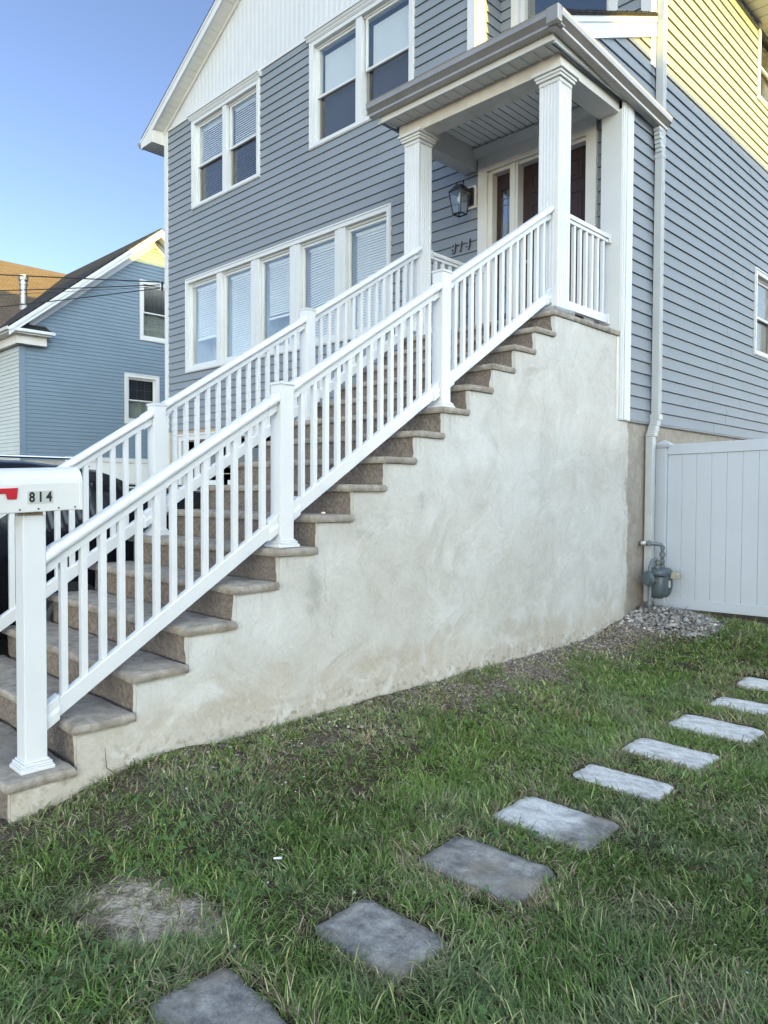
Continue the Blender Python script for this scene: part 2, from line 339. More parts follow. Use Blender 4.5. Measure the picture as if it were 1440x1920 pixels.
# ------------------------------------------------------------------ mesh builder
class MB:
    """collects solids; T maps local (u, d, z) to world."""
    def __init__(self, T=None): self.v = []; self.f = []; self.uv = {}; self.T = T or (lambda u, d, z: (u, d, z))
    def pts(self, ps):
        k = len(self.v); self.v += [self.T(*p) for p in ps]; return k
    def quad(self, *ps):
        k = self.pts(ps); self.f.append(tuple(range(k, k+len(ps)))); return self
    def box(self, x0, x1, y0, y1, z0, z1):
        k = self.pts([(x, y, z) for x in (x0, x1) for y in (y0, y1) for z in (z0, z1)])
        for a in ((0, 1, 3, 2), (4, 6, 7, 5), (0, 4, 5, 1), (2, 3, 7, 6), (0, 2, 6, 4), (1, 5, 7, 3)):
            self.f.append(tuple(k+i for i in a))
        return self
    def prism(self, outline, fn, a, b):
        """outline list of 2-D points; fn(p, t) -> local coords; extruded t=a..b."""
        n = len(outline); k = self.pts([fn(p, a) for p in outline]+[fn(p, b) for p in outline])
        self.f.append(tuple(k+i for i in range(n))); self.f.append(tuple(k+n+i for i in reversed(range(n))))
        for i in range(n):
            j = (i+1) % n; self.f.append((k+i, k+n+i, k+n+j, k+j))
        return self
    def hexa(self, a, b):
        """two quads a (4 pts), b (4 pts) joined to a solid."""
        k = self.pts(list(a)+list(b))
        self.f += [(k, k+1, k+2, k+3), (k+7, k+6, k+5, k+4)]
        for i in range(4):
            j = (i+1) % 4; self.f.append((k+i, k+4+i, k+4+j, k+j))
        return self
    def tube(self, path, r, n=10, cap=True):
        path = [Vector(self.T(*p)) for p in path]; rs = r if isinstance(r, (list, tuple)) else [r]*len(path)
        k = len(self.v); prev = None
        for i, p in enumerate(path):
            d = (path[min(i+1, len(path)-1)]-path[max(i-1, 0)]).normalized()
            if prev is None:
                prev = d.orthogonal().normalized()
            prev = (prev-d*prev.dot(d)).normalized(); q = d.cross(prev)
            for j in range(n):
                a = 2*math.pi*j/n; self.v.append(tuple(p+(prev*math.cos(a)+q*math.sin(a))*rs[i]))
        for i in range(len(path)-1):
            for j in range(n):
                a = k+i*n+j; b = k+i*n+(j+1) % n; self.f.append((a, b, b+n, a+n))
        if cap:
            self.f.append(tuple(k+j for j in reversed(range(n)))); self.f.append(tuple(k+(len(path)-1)*n+j for j in range(n)))
        return self
    def lathe(self, c, axis, prof, n=24):
        """prof: (offset along axis, radius)."""
        ax = Vector(axis).normalized(); o = ax.orthogonal().normalized(); q = ax.cross(o); k = len(self.v)
        for t, r in prof:
            for j in range(n):
                a = 2*math.pi*j/n; self.v.append(tuple(Vector(c)+ax*t+(o*math.cos(a)+q*math.sin(a))*max(r, 1e-4)))
        for i in range(len(prof)-1):
            for j in range(n):
                a = k+i*n+j; b = k+i*n+(j+1) % n; self.f.append((a, b, b+n, a+n))
        self.f.append(tuple(k+j for j in reversed(range(n)))); self.f.append(tuple(k+(len(prof)-1)*n+j for j in range(n)))
        return self
    def build(self, name, mat, parent=None, bevel=0, seg=2, smooth=False, uvfn=None, recalc=True):
        me = bpy.data.meshes.new(name); me.from_pydata(self.v, [], self.f); me.update()
        if recalc:
            bm = bmesh.new(); bm.from_mesh(me); bmesh.ops.recalc_face_normals(bm, faces=bm.faces); bm.to_mesh(me); bm.free()
        if uvfn:
            l = me.uv_layers.new(name='UVMap')
            for p in me.polygons:
                for li in p.loop_indices: l.data[li].uv = uvfn(me.vertices[me.loops[li].vertex_index].co)
        me.materials.append(mat)
        if smooth:
            for p in me.polygons: p.use_smooth = True
        o = bpy.data.objects.new(name, me); C.objects.link(o)
        if parent:
            o.parent = parent
            if parent.type == 'EMPTY' or parent.location.length > 0: o.matrix_parent_inverse = Matrix.Translation(-world_loc(parent))
        if bevel:
            bv = o.modifiers.new('bevel', 'BEVEL'); bv.width = bevel; bv.segments = seg; bv.limit_method = 'ANGLE'; bv.angle_limit = R(40)
        return o
def world_loc(o):
    v = Vector((0, 0, 0))
    while o: v += o.location; o = o.parent
    return v
def tag(o, label, cat, group=None, kind=None):
    if label: o['label'] = label
    if cat: o['category'] = cat
    if group: o['group'] = group
    if kind: o['kind'] = kind
    return o
def thing(name, label, cat, loc=(0, 0, 0), group=None):
    o = bpy.data.objects.new(name, None); C.objects.link(o); o.location = loc; o.empty_display_size = .2
    return tag(o, label, cat, group)
def kind(o): o['kind'] = 'structure'; return o

YF = 6.85
k_ = YF/6.9
def fx(x): return 3.4+(x-3.4)*k_
def fz(z): return 1.55+(z-1.55)*k_
TF = lambda u, d, z: (u, YF-d, z)          # facade frame
TS = lambda u, d, z: (d, u, z)             # side wall frame (plane X=0)
TN = lambda u, d, z: (-16+d, u, z)         # left neighbour gable wall
EXPO = .1222

SR = random.Random(3)
def siding(T, u0, u1, z0, z1, holes=(), expo=EXPO, lip=.0165, clip=None, zbase=None):
    """clapboard courses; holes (u0,u1,z0,z1); clip(z)->(ua,ub) limits a course."""
    mb = MB(T); zb = zbase if zbase is not None else z0
    n0 = int(math.floor((z0-zb)/expo+1e-6)); z = zb+n0*expo; GAP = .0045
    while z < z1-1e-4:
        a = max(z, z0); b = min(z+expo, z1)
        cuts = sorted({a, b} | {h for H in holes for h in H[2:4] if a+.002 < h < b-.002})
        for ca, cb in zip(cuts[:-1], cuts[1:]):
            s0 = (u0, u1, u0, u1)
            if clip:
                la, lb = clip(ca); ha, hb = clip(cb); s0 = (max(u0, la), min(u1, lb), max(u0, ha), min(u1, hb))
                if s0[3] < s0[2]: m_ = (s0[2]+s0[3])/2; s0 = (s0[0], s0[1], m_, m_)
                if s0[1] <= s0[0]: continue
            segs = [s0]
            for H in holes:
                if H[2] < cb-.001 and H[3] > ca+.001:
                    ns = []
                    for q in segs:
                        if H[1] <= min(q[0], q[2]) or H[0] >= max(q[1], q[3]): ns.append(q)
                        else:
                            if H[0] > max(q[0], q[2]): ns.append((q[0], H[0], q[2], H[0]))
                            if H[1] < min(q[1], q[3]): ns.append((H[1], q[1], H[1], q[3]))
                    segs = ns
            last = abs(cb-(z+expo)) < 1e-4
            ct = cb-GAP if last else cb
            parts = []
            for q in segs:
                if q[1]-q[0] > 2.2 and not clip:
                    u = q[0]; k = 0
                    while u < q[1]-1e-4:
                        e = u+SR.uniform(1.9, 3.7)
                        if q[1]-e < .5: e = q[1]
                        parts.append(((u, e, u, e), .0016*(k % 2))); u = e; k += 1
                else: parts.append((q, 0))
            for q, off in parts:
                if q[1]-q[0] < .004: continue
                da = lip*(1-(ca-z)/expo)+.001+off; db = lip*(1-(cb-z)/expo)+.001+off
                mb.quad((q[0], da, ca), (q[1], da, ca), (q[3], db, ct), (q[2], db, ct))
                if last: mb.quad((q[2], db, ct), (q[3], db, ct), (q[3], -.014, ct), (q[2], -.014, ct)); mb.quad((q[2], -.014, ct), (q[3], -.014, ct), (q[3], -.014, cb), (q[2], -.014, cb))
                if abs(ca-z) < 1e-4: mb.quad((q[0], -.014, ca), (q[1], -.014, ca), (q[1], da, ca), (q[0], da, ca))
        z += expo
    return mb

# ------------------------------------------------------------------ ground height
def sst(a, b, x):
    t = np.clip((np.asarray(x, float)-a)/(b-a), 0, 1); return t*t*(3-2*t)
def gh(x, y):
    x = np.asarray(x, float); y = np.asarray(y, float)
    h = .19*(1-sst(-.1, 1.1, x))*sst(1.0, 2.1, y)
    h = h+.07*(1-sst(-.1, 1.1, x))*sst(.6, 1.2, y)*(1-sst(1.6, 2.2, y))
    h = h+.26*sst(5.9, 7.5, y)*(1-.4*(1-sst(-.1, 1.1, x)))*(1-sst(9, 12, y))
    h = h*sst(-1.7, -.2, x) + 0*x
    h = h*(1-sst(6, 9, x))
    return h
def vnoise(x, y, s, seed=0):
    g = np.random.default_rng(seed).random((64, 64)); X = x*s; Y = y*s
    xi = np.floor(X).astype(int); yi = np.floor(Y).astype(int); fx_ = X-xi; fy_ = Y-yi
    fx_ = fx_*fx_*(3-2*fx_); fy_ = fy_*fy_*(3-2*fy_)
    a = g[xi % 64, yi % 64]; b = g[(xi+1) % 64, yi % 64]; c = g[xi % 64, (yi+1) % 64]; d = g[(xi+1) % 64, (yi+1) % 64]
    return (a*(1-fx_)+b*fx_)*(1-fy_)+(c*(1-fx_)+d*fx_)*fy_

def build_ground():
    xs = np.concatenate([[-900, -300, -100, -40, -20, -9, -5, -2.2, -1.6, -.9, -.3], np.arange(-.1, 5.6, .045), [6.5, 8, 10, 14, 25, 60, 200, 900]])
    ys = np.concatenate([[-900, -300, -100, -40, -20, -8, -4, -1, 0], np.arange(.3, 8.0, .045), [9, 10, 12, 16, 25, 60, 200, 900]])
    X, Y = np.meshgrid(xs, ys, indexing='ij')
    Z = gh(X, Y)-.004
    near = (X > -.2) & (X < 5.6) & (Y > .2) & (Y < 8)
    Z = Z+near*((vnoise(X, Y, 3, 1)-.5)*.03+(vnoise(X, Y, 11, 2)-.5)*.014)
    Z = np.where(X < -.2, np.minimum(Z, -.004), Z)
    nx, ny = X.shape; v = np.stack([X, Y, Z], -1).reshape(-1, 3)
    i = np.arange(nx*ny).reshape(nx, ny)
    f = np.stack([i[:-1, :-1], i[1:, :-1], i[1:, 1:], i[:-1, 1:]], -1).reshape(-1, 4)
    me = bpy.data.meshes.new('ground'); me.from_pydata(v.tolist(), [], f.tolist()); me.update(); me.materials.append(SOIL)
    for p in me.polygons: p.use_smooth = True
    o = bpy.data.objects.new('ground', me); C.objects.link(o); kind(o)
build_ground()
kind(MB().box(-15.2, -1.84, -3.0, YF-.02, -.02, .006).build('driveway', ASPH))
kind(MB().box(-300, 300, -14, -6.0, -.02, .006).build('street', ASPH))
kind(MB().box(-300, 300, -4.6, -3.0, -.03, .05).build('sidewalk', CONC))
kind(MB().box(-300, 300, -6.0, -5.85, -.03, .10).build('kerb', CONC))
kind(MB().box(-1.84, 0.0, -3.0, 1.09, -.03, .03).build('front_walk', CONC))

# ------------------------------------------------------------------ house
house = thing('house', 'grey clapboard two storey house with white gable panel behind the stone staircase', 'house', (-4.4, 10, 0))
H = house
XL = fx(-8.825)          # inner edge of left corner board
XLo = XL-.11
ZB = fz(8.039)           # white gable panel starts
ZFB = 2.61
Z_S = 2.275
W1 = (fx(-8.016), fx(-6.04), fz(6.40), fz(7.93))
W2 = (fx(-4.855), fx(-2.838), fz(6.42), fz(7.95))
BW = (fx(-8.232), fx(-3.222), fz(3.609), fz(5.25))
DR = (fx(-1.813), fx(-.329), 3.115, fz(5.43))
RX = fx(-1.9)            # right end of the upper front wall (recess beyond)
YR = 7.34                # set-back wall over the porch
DEPTH = 15.0
# front walls
siding(TF, XL, -.10, ZFB, ZB, [W1, W2, BW, (RX, .5, 5.52, 99), DR]).build('front_wall', SID, H)
# gable panel: vertical boards
def eave_z(x): # underside line of the rake on the gable wall
    return ZB+.10+.565*(x-XLo) if x < -4.42 else ZB+.10+.565*(2*-4.42-XLo-x)
gp = MB(TF)
x = XL
bw = .108
while x < -.1:
    xb = min(x+bw, 0)
    for a, b, d0, d1 in ((x, x+.012, .006, .016), (x+.012, min(x+.07, xb), .016, .016), (min(x+.07, xb), xb, .016, .006)):
        if b <= a: continue
        gp.quad((a, d0, ZB), (b, d1, ZB), (b, d1, eave_z(b)), (a, d0, eave_z(a)))
    x += bw
gp.build('gable_panel', BV, H)
MB(TF).box(XL-.02, -.1, 0, .026, ZB-.03, ZB+.012).build('belt_trim', TRIM, H)
# left corner board + return
MB(TF).box(XLo, XL, -.10, .03, ZFB-.9, ZB+.05).build('corner_board', TRIM, H, .003)
# side / back walls (shell) and foundation
siding(lambda u, d, z: (XLo-d, u, z), YF+.1, YF+DEPTH, ZFB, ZB+.1).build('left_wall', SID, H)
MB().box(XLo+.02, -.02, YF+DEPTH-.05, YF+DEPTH, 0, ZB).build('back_wall', SID, H)
SW1 = (10.52, 11.55, 3.40, 4.565); SW2 = (10.48, 11.52, 6.76, 7.93)
siding(TS, 6.955, YF+DEPTH, Z_S, 7.99, [SW1, SW2, (5.5, YR, 5.62, 9)], zbase=Z_S).build('side_wall', SID, H)
# foundation
fo = MB(); fo.box(-.06, -.012, 6.97, YF+DEPTH, 0, Z_S+.01)
fo.build('foundation', STUC, H)
MB(TF).box(XLo+.03, -1.5, -.09, -.012, 0, ZFB+.01).build('front_foundation', simple('tan_foundation', (.36, .30, .235), .9, .1, 6, bmp=.3), H)
MB(TS).box(6.975, YF+DEPTH, 0, .012, Z_S-.02, Z_S).build('starter_strip', SID, H)

# recess above the porch roof: cheek wall, set-back wall, corner boards
siding(lambda u, d, z: (RX+d, u, z), YF+.16, YR, 5.60, ZB+.9, zbase=ZFB).build('recess_cheek', SID, H)
MB(TF).box(RX-.10, RX+.012, -.001, .03, 5.6, ZB).build('corner_board', TRIM, H, .002)
MB().box(RX+.013, RX+.03, YF+.0, YF+.16, 5.6, ZB).build('corner_board', TRIM, H, .002)
TR = lambda u, d, z: (u, YR-d, z)
SBW = (fx(-1.757)+.02, -.36, 6.45, 7.75)
siding(TR, RX, -.10, 5.9, ZB, [SBW], zbase=ZFB).build('setback_wall', SID, H)
MB().box(-.10, .016, YR-.025, YR, 5.9, ZB).build('corner_board', TRIM, H, .002)
MB().box(-.001, .02, YR+.001, YR+.13, 5.9, ZB).build('corner_board', TRIM, H, .002)

# main roof: gable facing the street
OH = .28; XM = -4.42; YG = YF-.27
ez = ZB+.12
def roof_half(sx):
    xe = XLo-.40 if sx < 0 else 0.42
    ze = ez-.565*.40*1.0; zr = ez+.565*(XM-XLo)
    if sx > 0: ze = zr-.565*(xe-XM)
    mb = MB()
    a = [(xe, YG, ze), (XM, YG, zr), (XM, YF+DEPTH+.3, zr), (xe, YF+DEPTH+.3, ze)]
    b = [(p[0], p[1], p[2]+.045) for p in a]
    mb.hexa(a, b)
    return mb, xe, ze, zr
for sx in (-1, 1):
    mb, xe, ze, zr = roof_half(sx)
    mb.build('roof', SHK, H, uvfn=lambda co: (co.y, co.x*1.15))
    sg = 1 if sx < 0 else -1
    # rake fascia, drip edge, sloped soffit
    def L(x): return ze+.565*abs(x-xe)
    fr = MB()
    for (y0, y1, t0, t1) in ((YG+.004, YG+.026, -.165, -.005), (YG-.008, YG+.003, -.045, .0)):
        fr.hexa([(xe, y0, L(xe)+t0), (XM, y0, L(XM)+t0), (XM, y0, L(XM)+t1), (xe, y0, L(xe)+t1)],
                [(xe, y1, L(xe)+t0), (XM, y1, L(XM)+t0), (XM, y1, L(XM)+t1), (xe, y1, L(xe)+t1)])
    fr.build('rake_board', TRIM, H)
    so = MB(); n = 44; xw = XLo if sx < 0 else 0.0
    for i in range(n):
        xa = xe+(XM-xe)*i/n; xb = xe+(XM-xe)*(i+1)/n; e = (xb-xa)*.07
        so.quad((xa+e, YG+.02, L(xa+e)-.15), (xb, YG+.02, L(xb)-.15), (xb, YF-.02, L(xb)-.15), (xa+e, YF-.02, L(xa+e)-.15))
        so.quad((xa, YG+.02, L(xa)-.141), (xa+e, YG+.02, L(xa+e)-.141), (xa+e, YF-.02, L(xa+e)-.141), (xa, YF-.02, L(xa)-.141))
        so.quad((xb, YG+.02, L(xb)-.141), (xb, YG+.02, L(xb)-.15), (xb, YF-.02, L(xb)-.15), (xb, YF-.02, L(xb)-.141))
    so.build('rake_soffit', SOF, H)
    ft = MB(); ft.hexa([(xw, YF-.045, L(xw)-.20), (XM, YF-.045, L(XM)-.20), (XM, YF-.045, L(XM)-.15), (xw, YF-.045, L(xw)-.15)],
                       [(xw, YF-.015, L(xw)-.20), (XM, YF-.015, L(XM)-.20), (XM, YF-.015, L(XM)-.15), (xw, YF-.015, L(xw)-.15)])
    ft.build('frieze_trim', TRIMC, H)
    # boxed eave: horizontal soffit, fascia, gutter along the side
    es = MB(); y = YG+.02; zz = ze-.13
    while y < YF+DEPTH:
        es.quad((xe, y, zz), (xw, y, zz), (xw, min(y+.19, YF+DEPTH), zz), (xe, min(y+.19, YF+DEPTH), zz))
        es.quad((xe, y+.19, zz+.008), (xw, y+.19, zz+.008), (xw, y+.205, zz+.008), (xe, y+.205, zz+.008)); y += .20
    es.build('eave_soffit', SOF, H)
    MB().box(min(xe, xe+sg*.02), max(xe, xe+sg*.02), YG+.03, YF+DEPTH, zz-.005, ze+.0).build('eave_fascia', TRIM, H)
    # eave return block on the front
    er = MB(); er.hexa([(xe, YG, zz-.01), (xw, YG, zz-.01), (xw, YG, L(xw)-.16), (xe, YG, L(xe)-.02)],
                       [(xe, YG+.02, zz-.01), (xw, YG+.02, zz-.01), (xw, YG+.02, L(xw)-.16), (xe, YG+.02, L(xe)-.02)])
    er.box(min(xw, xw+sg*.012), max(xw, xw+sg*.012), YG+.02, YF-.02, zz-.01, L(xw)-.15)
    er.build('eave_return', TRIMC, H)
    gx = xe
    g = MB(); prof = [(0, 0), (-.07, 0), (-.10, .05), (-.115, .055), (-.115, .11), (-.10, .11), (-.10, .07), (-.06, .012), (0, .012)]
    g.prism(prof, lambda p, t: (gx+(p[0] if sx < 0 else -p[0]), t, ze-.11+p[1]), YG-.0, YF+DEPTH)
    g.build('gutter', GUT, H)

# ------------------------------------------------------------------ windows
def frame_ring(mb, u0, u1, z0, z1, w_, d0, d1, wb=None, wt=None):
    wb = w_ if wb is None else wb; wt = w_ if wt is None else wt
    mb.box(u0, u0+w_, d0, d1, z0, z1); mb.box(u1-w_, u1, d0, d1, z0, z1)
    mb.box(u0+w_, u1-w_, d0, d1, z0, z0+wb); mb.box(u0+w_, u1-w_, d0, d1, z1-wt, z1)
def blinds(T, u0, u1, z0, z1, parent, d=-.10, tilt=.0165, mat=None, sag=None):
    mb = MB(T); z = z1-.03; mb.box(u0, u1, d-.02, d+.02, z1-.045, z1)
    n = int((z1-z0-.08)/.036)
    for i in range(n):
        z = z1-.07-i*.036+random.uniform(-.0012, .0012)
        if sag:
            m = 8
            for j in range(m):
                a = j/m; b = (j+1)/m; ua, ub = u0+(u1-u0)*a, u0+(u1-u0)*b
                k = sag*(i/n)
                za = z+k*(1-(1-a)**2)-k; zb = z+k*(1-(1-b)**2)-k
                mb.quad((ua, d-.014, za+tilt+.005), (ub, d-.014, zb+tilt+.005), (ub, d+.014, zb-tilt-.003), (ua, d+.014, za-tilt-.003))
        else: mb.quad((u0, d-.014, z+tilt+.005), (u1, d-.014, z+tilt+.005), (u1, d+.014, z-tilt-.003), (u0, d+.014, z-tilt-.003))
    mb.box(u0, u1, d-.016, d+.016, z0, z0+.03)
    return mb.build('blind', mat or BLINDM, parent)
def room(T, u0, u1, z0, z1, parent, depth=.55, bright=False):
    mb = MB(T); mb.quad((u0, -depth, z0), (u1, -depth, z0), (u1, -depth, z1), (u0, -depth, z1))
    for a in (u0, u1): mb.quad((a, -.16, z0), (a, -depth, z0), (a, -depth, z1), (a, -.16, z1))
    for a in (z0, z1): mb.quad((u0, -.16, a), (u1, -.16, a), (u1, -depth, a), (u0, -depth, a))
    return mb.build('interior', ROOMM if bright else DARK, parent)
def double_hung(T, box, n, parent, crown=True, shade='blind', rail=.485, cas=.085, mul=.11, grid=False, label=None, screens=True):
    u0, u1, z0, z1 = box
    cs = MB(T); frame_ring(cs, u0, u1, z0, z1, cas, -.04, .028, cas*.85, cas)
    frame_ring(cs, u0+.012, u1-.012, z0+.012, z1-.012, .018, .028, .038)
    c = cs.build('window', TRIM, parent, .003)
    if label: c['label'] = label
    a0, a1, b0, b1 = u0+cas, u1-cas, z0+cas*.85, z1-cas
    if crown:
        cr = MB(T); prof = [(.0, 0), (.045, 0), (.05, .02), (.062, .03), (.075, .055), (.09, .06), (.09, .085), (0, .085)]
        cr.prism(prof, lambda p, t: (t, p[0], z1-.012+p[1]), u0-.035, u1+.035); cr.build('crown', TRIM, c)
    jm = MB(T)   # deep reveal
    frame_ring(jm, a0-.004, a1+.004, b0-.004, b1+.004, .03, -.15, -.03)
    wuni = (a1-a0-mul*(n-1))/n
    for i in range(n-1):
        m0 = a0+wuni*(i+1)+mul*i; jm.box(m0, m0+mul, -.13, .012, b0, b1)
    jm.build('frame', TRIM, c, .002)
    for i in range(n):
        p0 = a0+i*(wuni+mul)+.026; p1 = p0+wuni-.052; zr = b0+(b1-b0)*rail
        sh = MB(T); frame_ring(sh, p0, p1, zr-.02, b1-.026, .028, -.075, -.045, .032, .03)
        sh.build('upper_sash', TRIM, c, .002)
        sl = MB(T); frame_ring(sl, p0, p1, b0+.026, zr+.012, .03, -.105, -.08, .045, .03)
        sl.build('lower_sash', SCREEN if screens else TRIM, c, .002)
        MB(T).box(p0+.028, p1-.028, -.062, -.058, zr+.01, b1-.055).build('pane', SCRG if shade in ('curtain', 'none') else GLASS, c)
        MB(T).box(p0+.03, p1-.03, -.094, -.090, b0+.07, zr-.018).build('pane', SCRG if screens else GLASS, c)
        if grid:
            g = MB(T)
            for k in (1, 2):
                uu = p0+.03+(p1-p0-.06)*k/3; g.box(uu-.006, uu+.006, -.07, -.064, zr+.01, b1-.055)
            zz = (zr+b1-.04)/2; g.box(p0+.03, p1-.03, -.07, -.064, zz-.006, zz+.006); g.build('muntin', TRIM, c)
        if shade == 'blind': blinds(T, p0+.02, p1-.02, b0+.05, b1-.03, c, -.135, .0165)
        elif shade == 'shade':
            MB(T).box(p0+.045, p1-.02, -.15, -.145, b0+.03, b1-.10).build('shade', SHADE, c)
        elif shade == 'curtain':
            cu = MB(T); m = 26
            for j in range(m):
                ua, ub = p0+.02+(p1-p0-.04)*j/m, p0+.02+(p1-p0-.04)*(j+1)/m
                cu.quad((ua, -.16+.012*math.sin(j*1.9), b0), (ub, -.16+.012*math.sin((j+1)*1.9), b0), (ub, -.16+.012*math.sin((j+1)*1.9), b1), (ua, -.16+.012*math.sin(j*1.9), b1))
            cu.build('curtain', simple('curtain_cloth', (.25, .27, .24), .9, .1) if 'curtain_cloth' not in MATS else MATS['curtain_cloth'], c)
        room(T, p0-.02, p1+.02, b0, b1, c)
    return c
double_hung(TF, W1, 2, H, label='upper double window with closed blinds under the eave corner')
double_hung(TF, W2, 2, H, shade='shade', label='upper double window with pale shades above the porch roof edge')
double_hung(TS, SW1, 1, H, shade='none', crown=False, grid=True, screens=True)
double_hung(TS, SW2, 1, H, shade='none', crown=False, grid=True, screens=True)
# five-pane front window
u0, u1, z0, z1 = BW
cs = MB(TF); frame_ring(cs, u0, u1, z0, z1, .075, -.04, .028, .075, .085); frame_ring(cs, u0+.012, u1-.012, z0+.012, z1-.012, .016, .028, .038)
bwn = cs.build('window', TRIM, H, .003); bwn['label'] = 'wide five-pane window with blinds behind the stair railings'
muls = [(fx(-7.271), fx(-7.12)), (fx(-6.295), fx(-6.083)), (fx(-5.313), fx(-5.088)), (fx(-4.317), fx(-4.098))]
edges = [u0+.075]+[e for m in muls for e in m]+[u1-.075]
jm = MB(TF); b0, b1 = z0+.075, z1-.085
frame_ring(jm, edges[0]-.004, edges[-1]+.004, b0-.004, b1+.004, .035, -.13, -.03)
for a, b in muls:
    jm.box(a, b, -.12, .010, b0, b1); jm.box(a+(b-a)*.36, a+(b-a)*.64, .010, .020, b0, b1)
jm.build('frame', TRIM, bwn, .003)
for i in range(5):
    a, b = edges[2*i], edges[2*i+1]
    s = MB(TF); frame_ring(s, a+.004, b-.004, b0+.035, b1-.035, .034, -.085, -.045); s.build('sash', TRIM, bwn, .002)
    MB(TF).box(a+.035, b-.035, -.066, -.062, b0+.065, b1-.065).build('pane', GLASS, bwn)
    lo = [4.16, 3.72, 4.20, 3.68, 3.68][i]
    blinds(TF, a+.06, b-.05, lo, b1-.07, bwn, -.16, .0165, sag=.10 if i == 3 else None)
    room(TF, a-.02, b+.02, b0, b1, bwn, .5, True)
# set-back window over the porch
u0, u1, z0, z1 = SBW
cs = MB(TR); frame_ring(cs, u0, u1, z0, z1, .10, -.05, .03); sw = cs.build('window', TRIM, H, .003)
fr = MB(TR); frame_ring(fr, u0+.10, u1-.10, z0+.10, z1-.10, .05, -.14, -.03); fr.build('frame', TRIM, sw)
MB(TR).box(u0+.15, u1-.15, -.10, -.095, z0+.15, z1-.15).build('pane', glass('dark_glass', (.5, .55, .6), .22), sw)
room(TR, u0+.1, u1-.1, z0+.1, z1-.1, sw)
# sliver of basement garage
gd = MB(TF); gx0, gx1 = fx(-8.41), fx(-5.6)
gd.box(gx0-.06, gx1+.06, 0, .03, 2.42, 2.50); gd.box(gx0-.1, gx1+.1, 0, .05, 2.50, 2.53)
gd.box(gx0-.06, gx0+.04, 0, .03, 0, 2.42); gd.box(gx1-.04, gx1+.06, 0, .03, 0, 2.42)
g = gd.build('garage_frame', TRIM, H)
gp2 = MB(TF)
for i in range(4):
    zt = 2.40-i*.58; gp2.box(gx0+.04, gx1-.04, -.06, -.012, max(zt-.57, .02), zt)
    for k in range(4):
        a = gx0+.10+k*(gx1-gx0-.12)/4; b = a+(gx1-gx0-.12)/4-.12
        if i: gp2.box(a, b, -.012, -.002, max(zt-.48, .1), zt-.10)
gdo = gp2.build('garage_door', GAR, H, .003)
gw = MB(TF)
for k in range(4):
    a = gx0+.10+k*(gx1-gx0-.12)/4; b = a+(gx1-gx0-.12)/4-.12; gw.box(a, b, -.012, -.004, 1.96, 2.22)
gw.build('garage_window', CARG, gdo)

# front door
d0, d1, z0, z1 = DR
cs = MB(TF)
cas = .125
cs.box(d0, d0+cas, -.03, .05, z0, z1-.02); cs.box(d1-cas+.01, d1, -.03, .05, z0, z1-.02)
cs.box(d0+cas, d1-cas+.01, -.03, .05, fz(5.178)+.005, z1-.02)
fd = cs.build('front_door', TRIMC, H, .004); fd['label'] = 'dark wood panel door with leaded side light in a cream frame'
cr = MB(TF); prof = [(.0, 0), (.06, 0), (.065, .02), (.085, .04), (.105, .075), (.115, .08), (.115, .10), (0, .10)]
cr.prism(prof, lambda p, t: (t, p[0], z1-.075+p[1]), d0-.055, d1+.02); cr.build('crown', TRIMC, fd)
sl0, sl1, dp0, dp1, zt = fx(-1.665), fx(-1.383), fx(-1.277), fx(-.445), fz(5.178)
jm = MB(TF)
jm.box(d0+cas, sl0+.03, -.14, .012, z0, zt); jm.box(sl1, dp0, -.14, .03, z0, zt); jm.box(sl1+.03, dp0-.03, .03, .042, z0, zt)
jm.box(sl0+.03, sl1, -.14, .012, zt-.03, zt+.01); jm.box(dp0, dp1+.012, -.14, .012, zt-.03, zt+.01); jm.box(dp1, d1-cas+.01, -.14, .012, z0, zt-.03)
jm.build('door_frame', TRIMC, fd, .003)
dl = MB(TF); dl.box(dp0, dp1, -.12, -.075, z0+.02, zt-.03)
pw = (dp1-dp0)
for (pa, pb) in ((.13, .46), (.54, .87)):
    for (za, zb) in ((.10, .40), (.46, .78), (.84, .945)):
        hh = zt-z0-.05
        ua, ub, ya, yb = dp0+pw*pa, dp0+pw*pb, z0+.02+hh*za, z0+.02+hh*zb
        frame_ring(dl, ua, ub, ya, yb, .018, -.075, -.064)
        dl.box(ua+.045, ub-.045, -.075, -.068, ya+.045, yb-.045)
leaf = dl.build('door_leaf', DOOR, fd, .003)
MB().lathe((dp0+.07, YF+.04, z0+.95), (0, -1, 0), [(0, .028), (.01, .028), (.015, .012), (.04, .012), (.045, .026), (.065, .03), (.075, .018)]).build('door_knob', CHROME, leaf, smooth=True)
sl = MB(TF); sa, sb = sl0+.03, sl1; sl.box(sa, sb, -.12, -.08, z0+.02, z0+.45)
sl.box(sa, sa+.055, -.12, -.08, z0+.45, zt-.03); sl.box(sb-.03, sb, -.12, -.08, z0+.45, zt-.03); sl.box(sa+.055, sb-.03, -.12, -.08, zt-.20, zt-.03)
sdl = sl.build('side_light', DOOR, fd, .002)
ga, gb, gz0, gz1 = sa+.055, sb-.03, z0+.45, zt-.20
MB(TF).box(ga, gb, -.104, -.098, gz0, gz1).build('pane', glass('leaded_glass', (.55, .6, .63), .30, .08), sdl)
room(TF, ga-.02, gb+.02, gz0, gz1, sdl, .3)
ld = MB(TF); cx_ = (ga+gb)/2; hw = (gb-ga)/2
def lead(pts, r=.0035): ld.tube([(p[0], -.094, p[1]) for p in pts], r, 6)
for k in (.10, .17): lead([(ga, gz1-k), (gb, gz1-k)])
lead([(cx_, gz1), (cx_, gz0)])
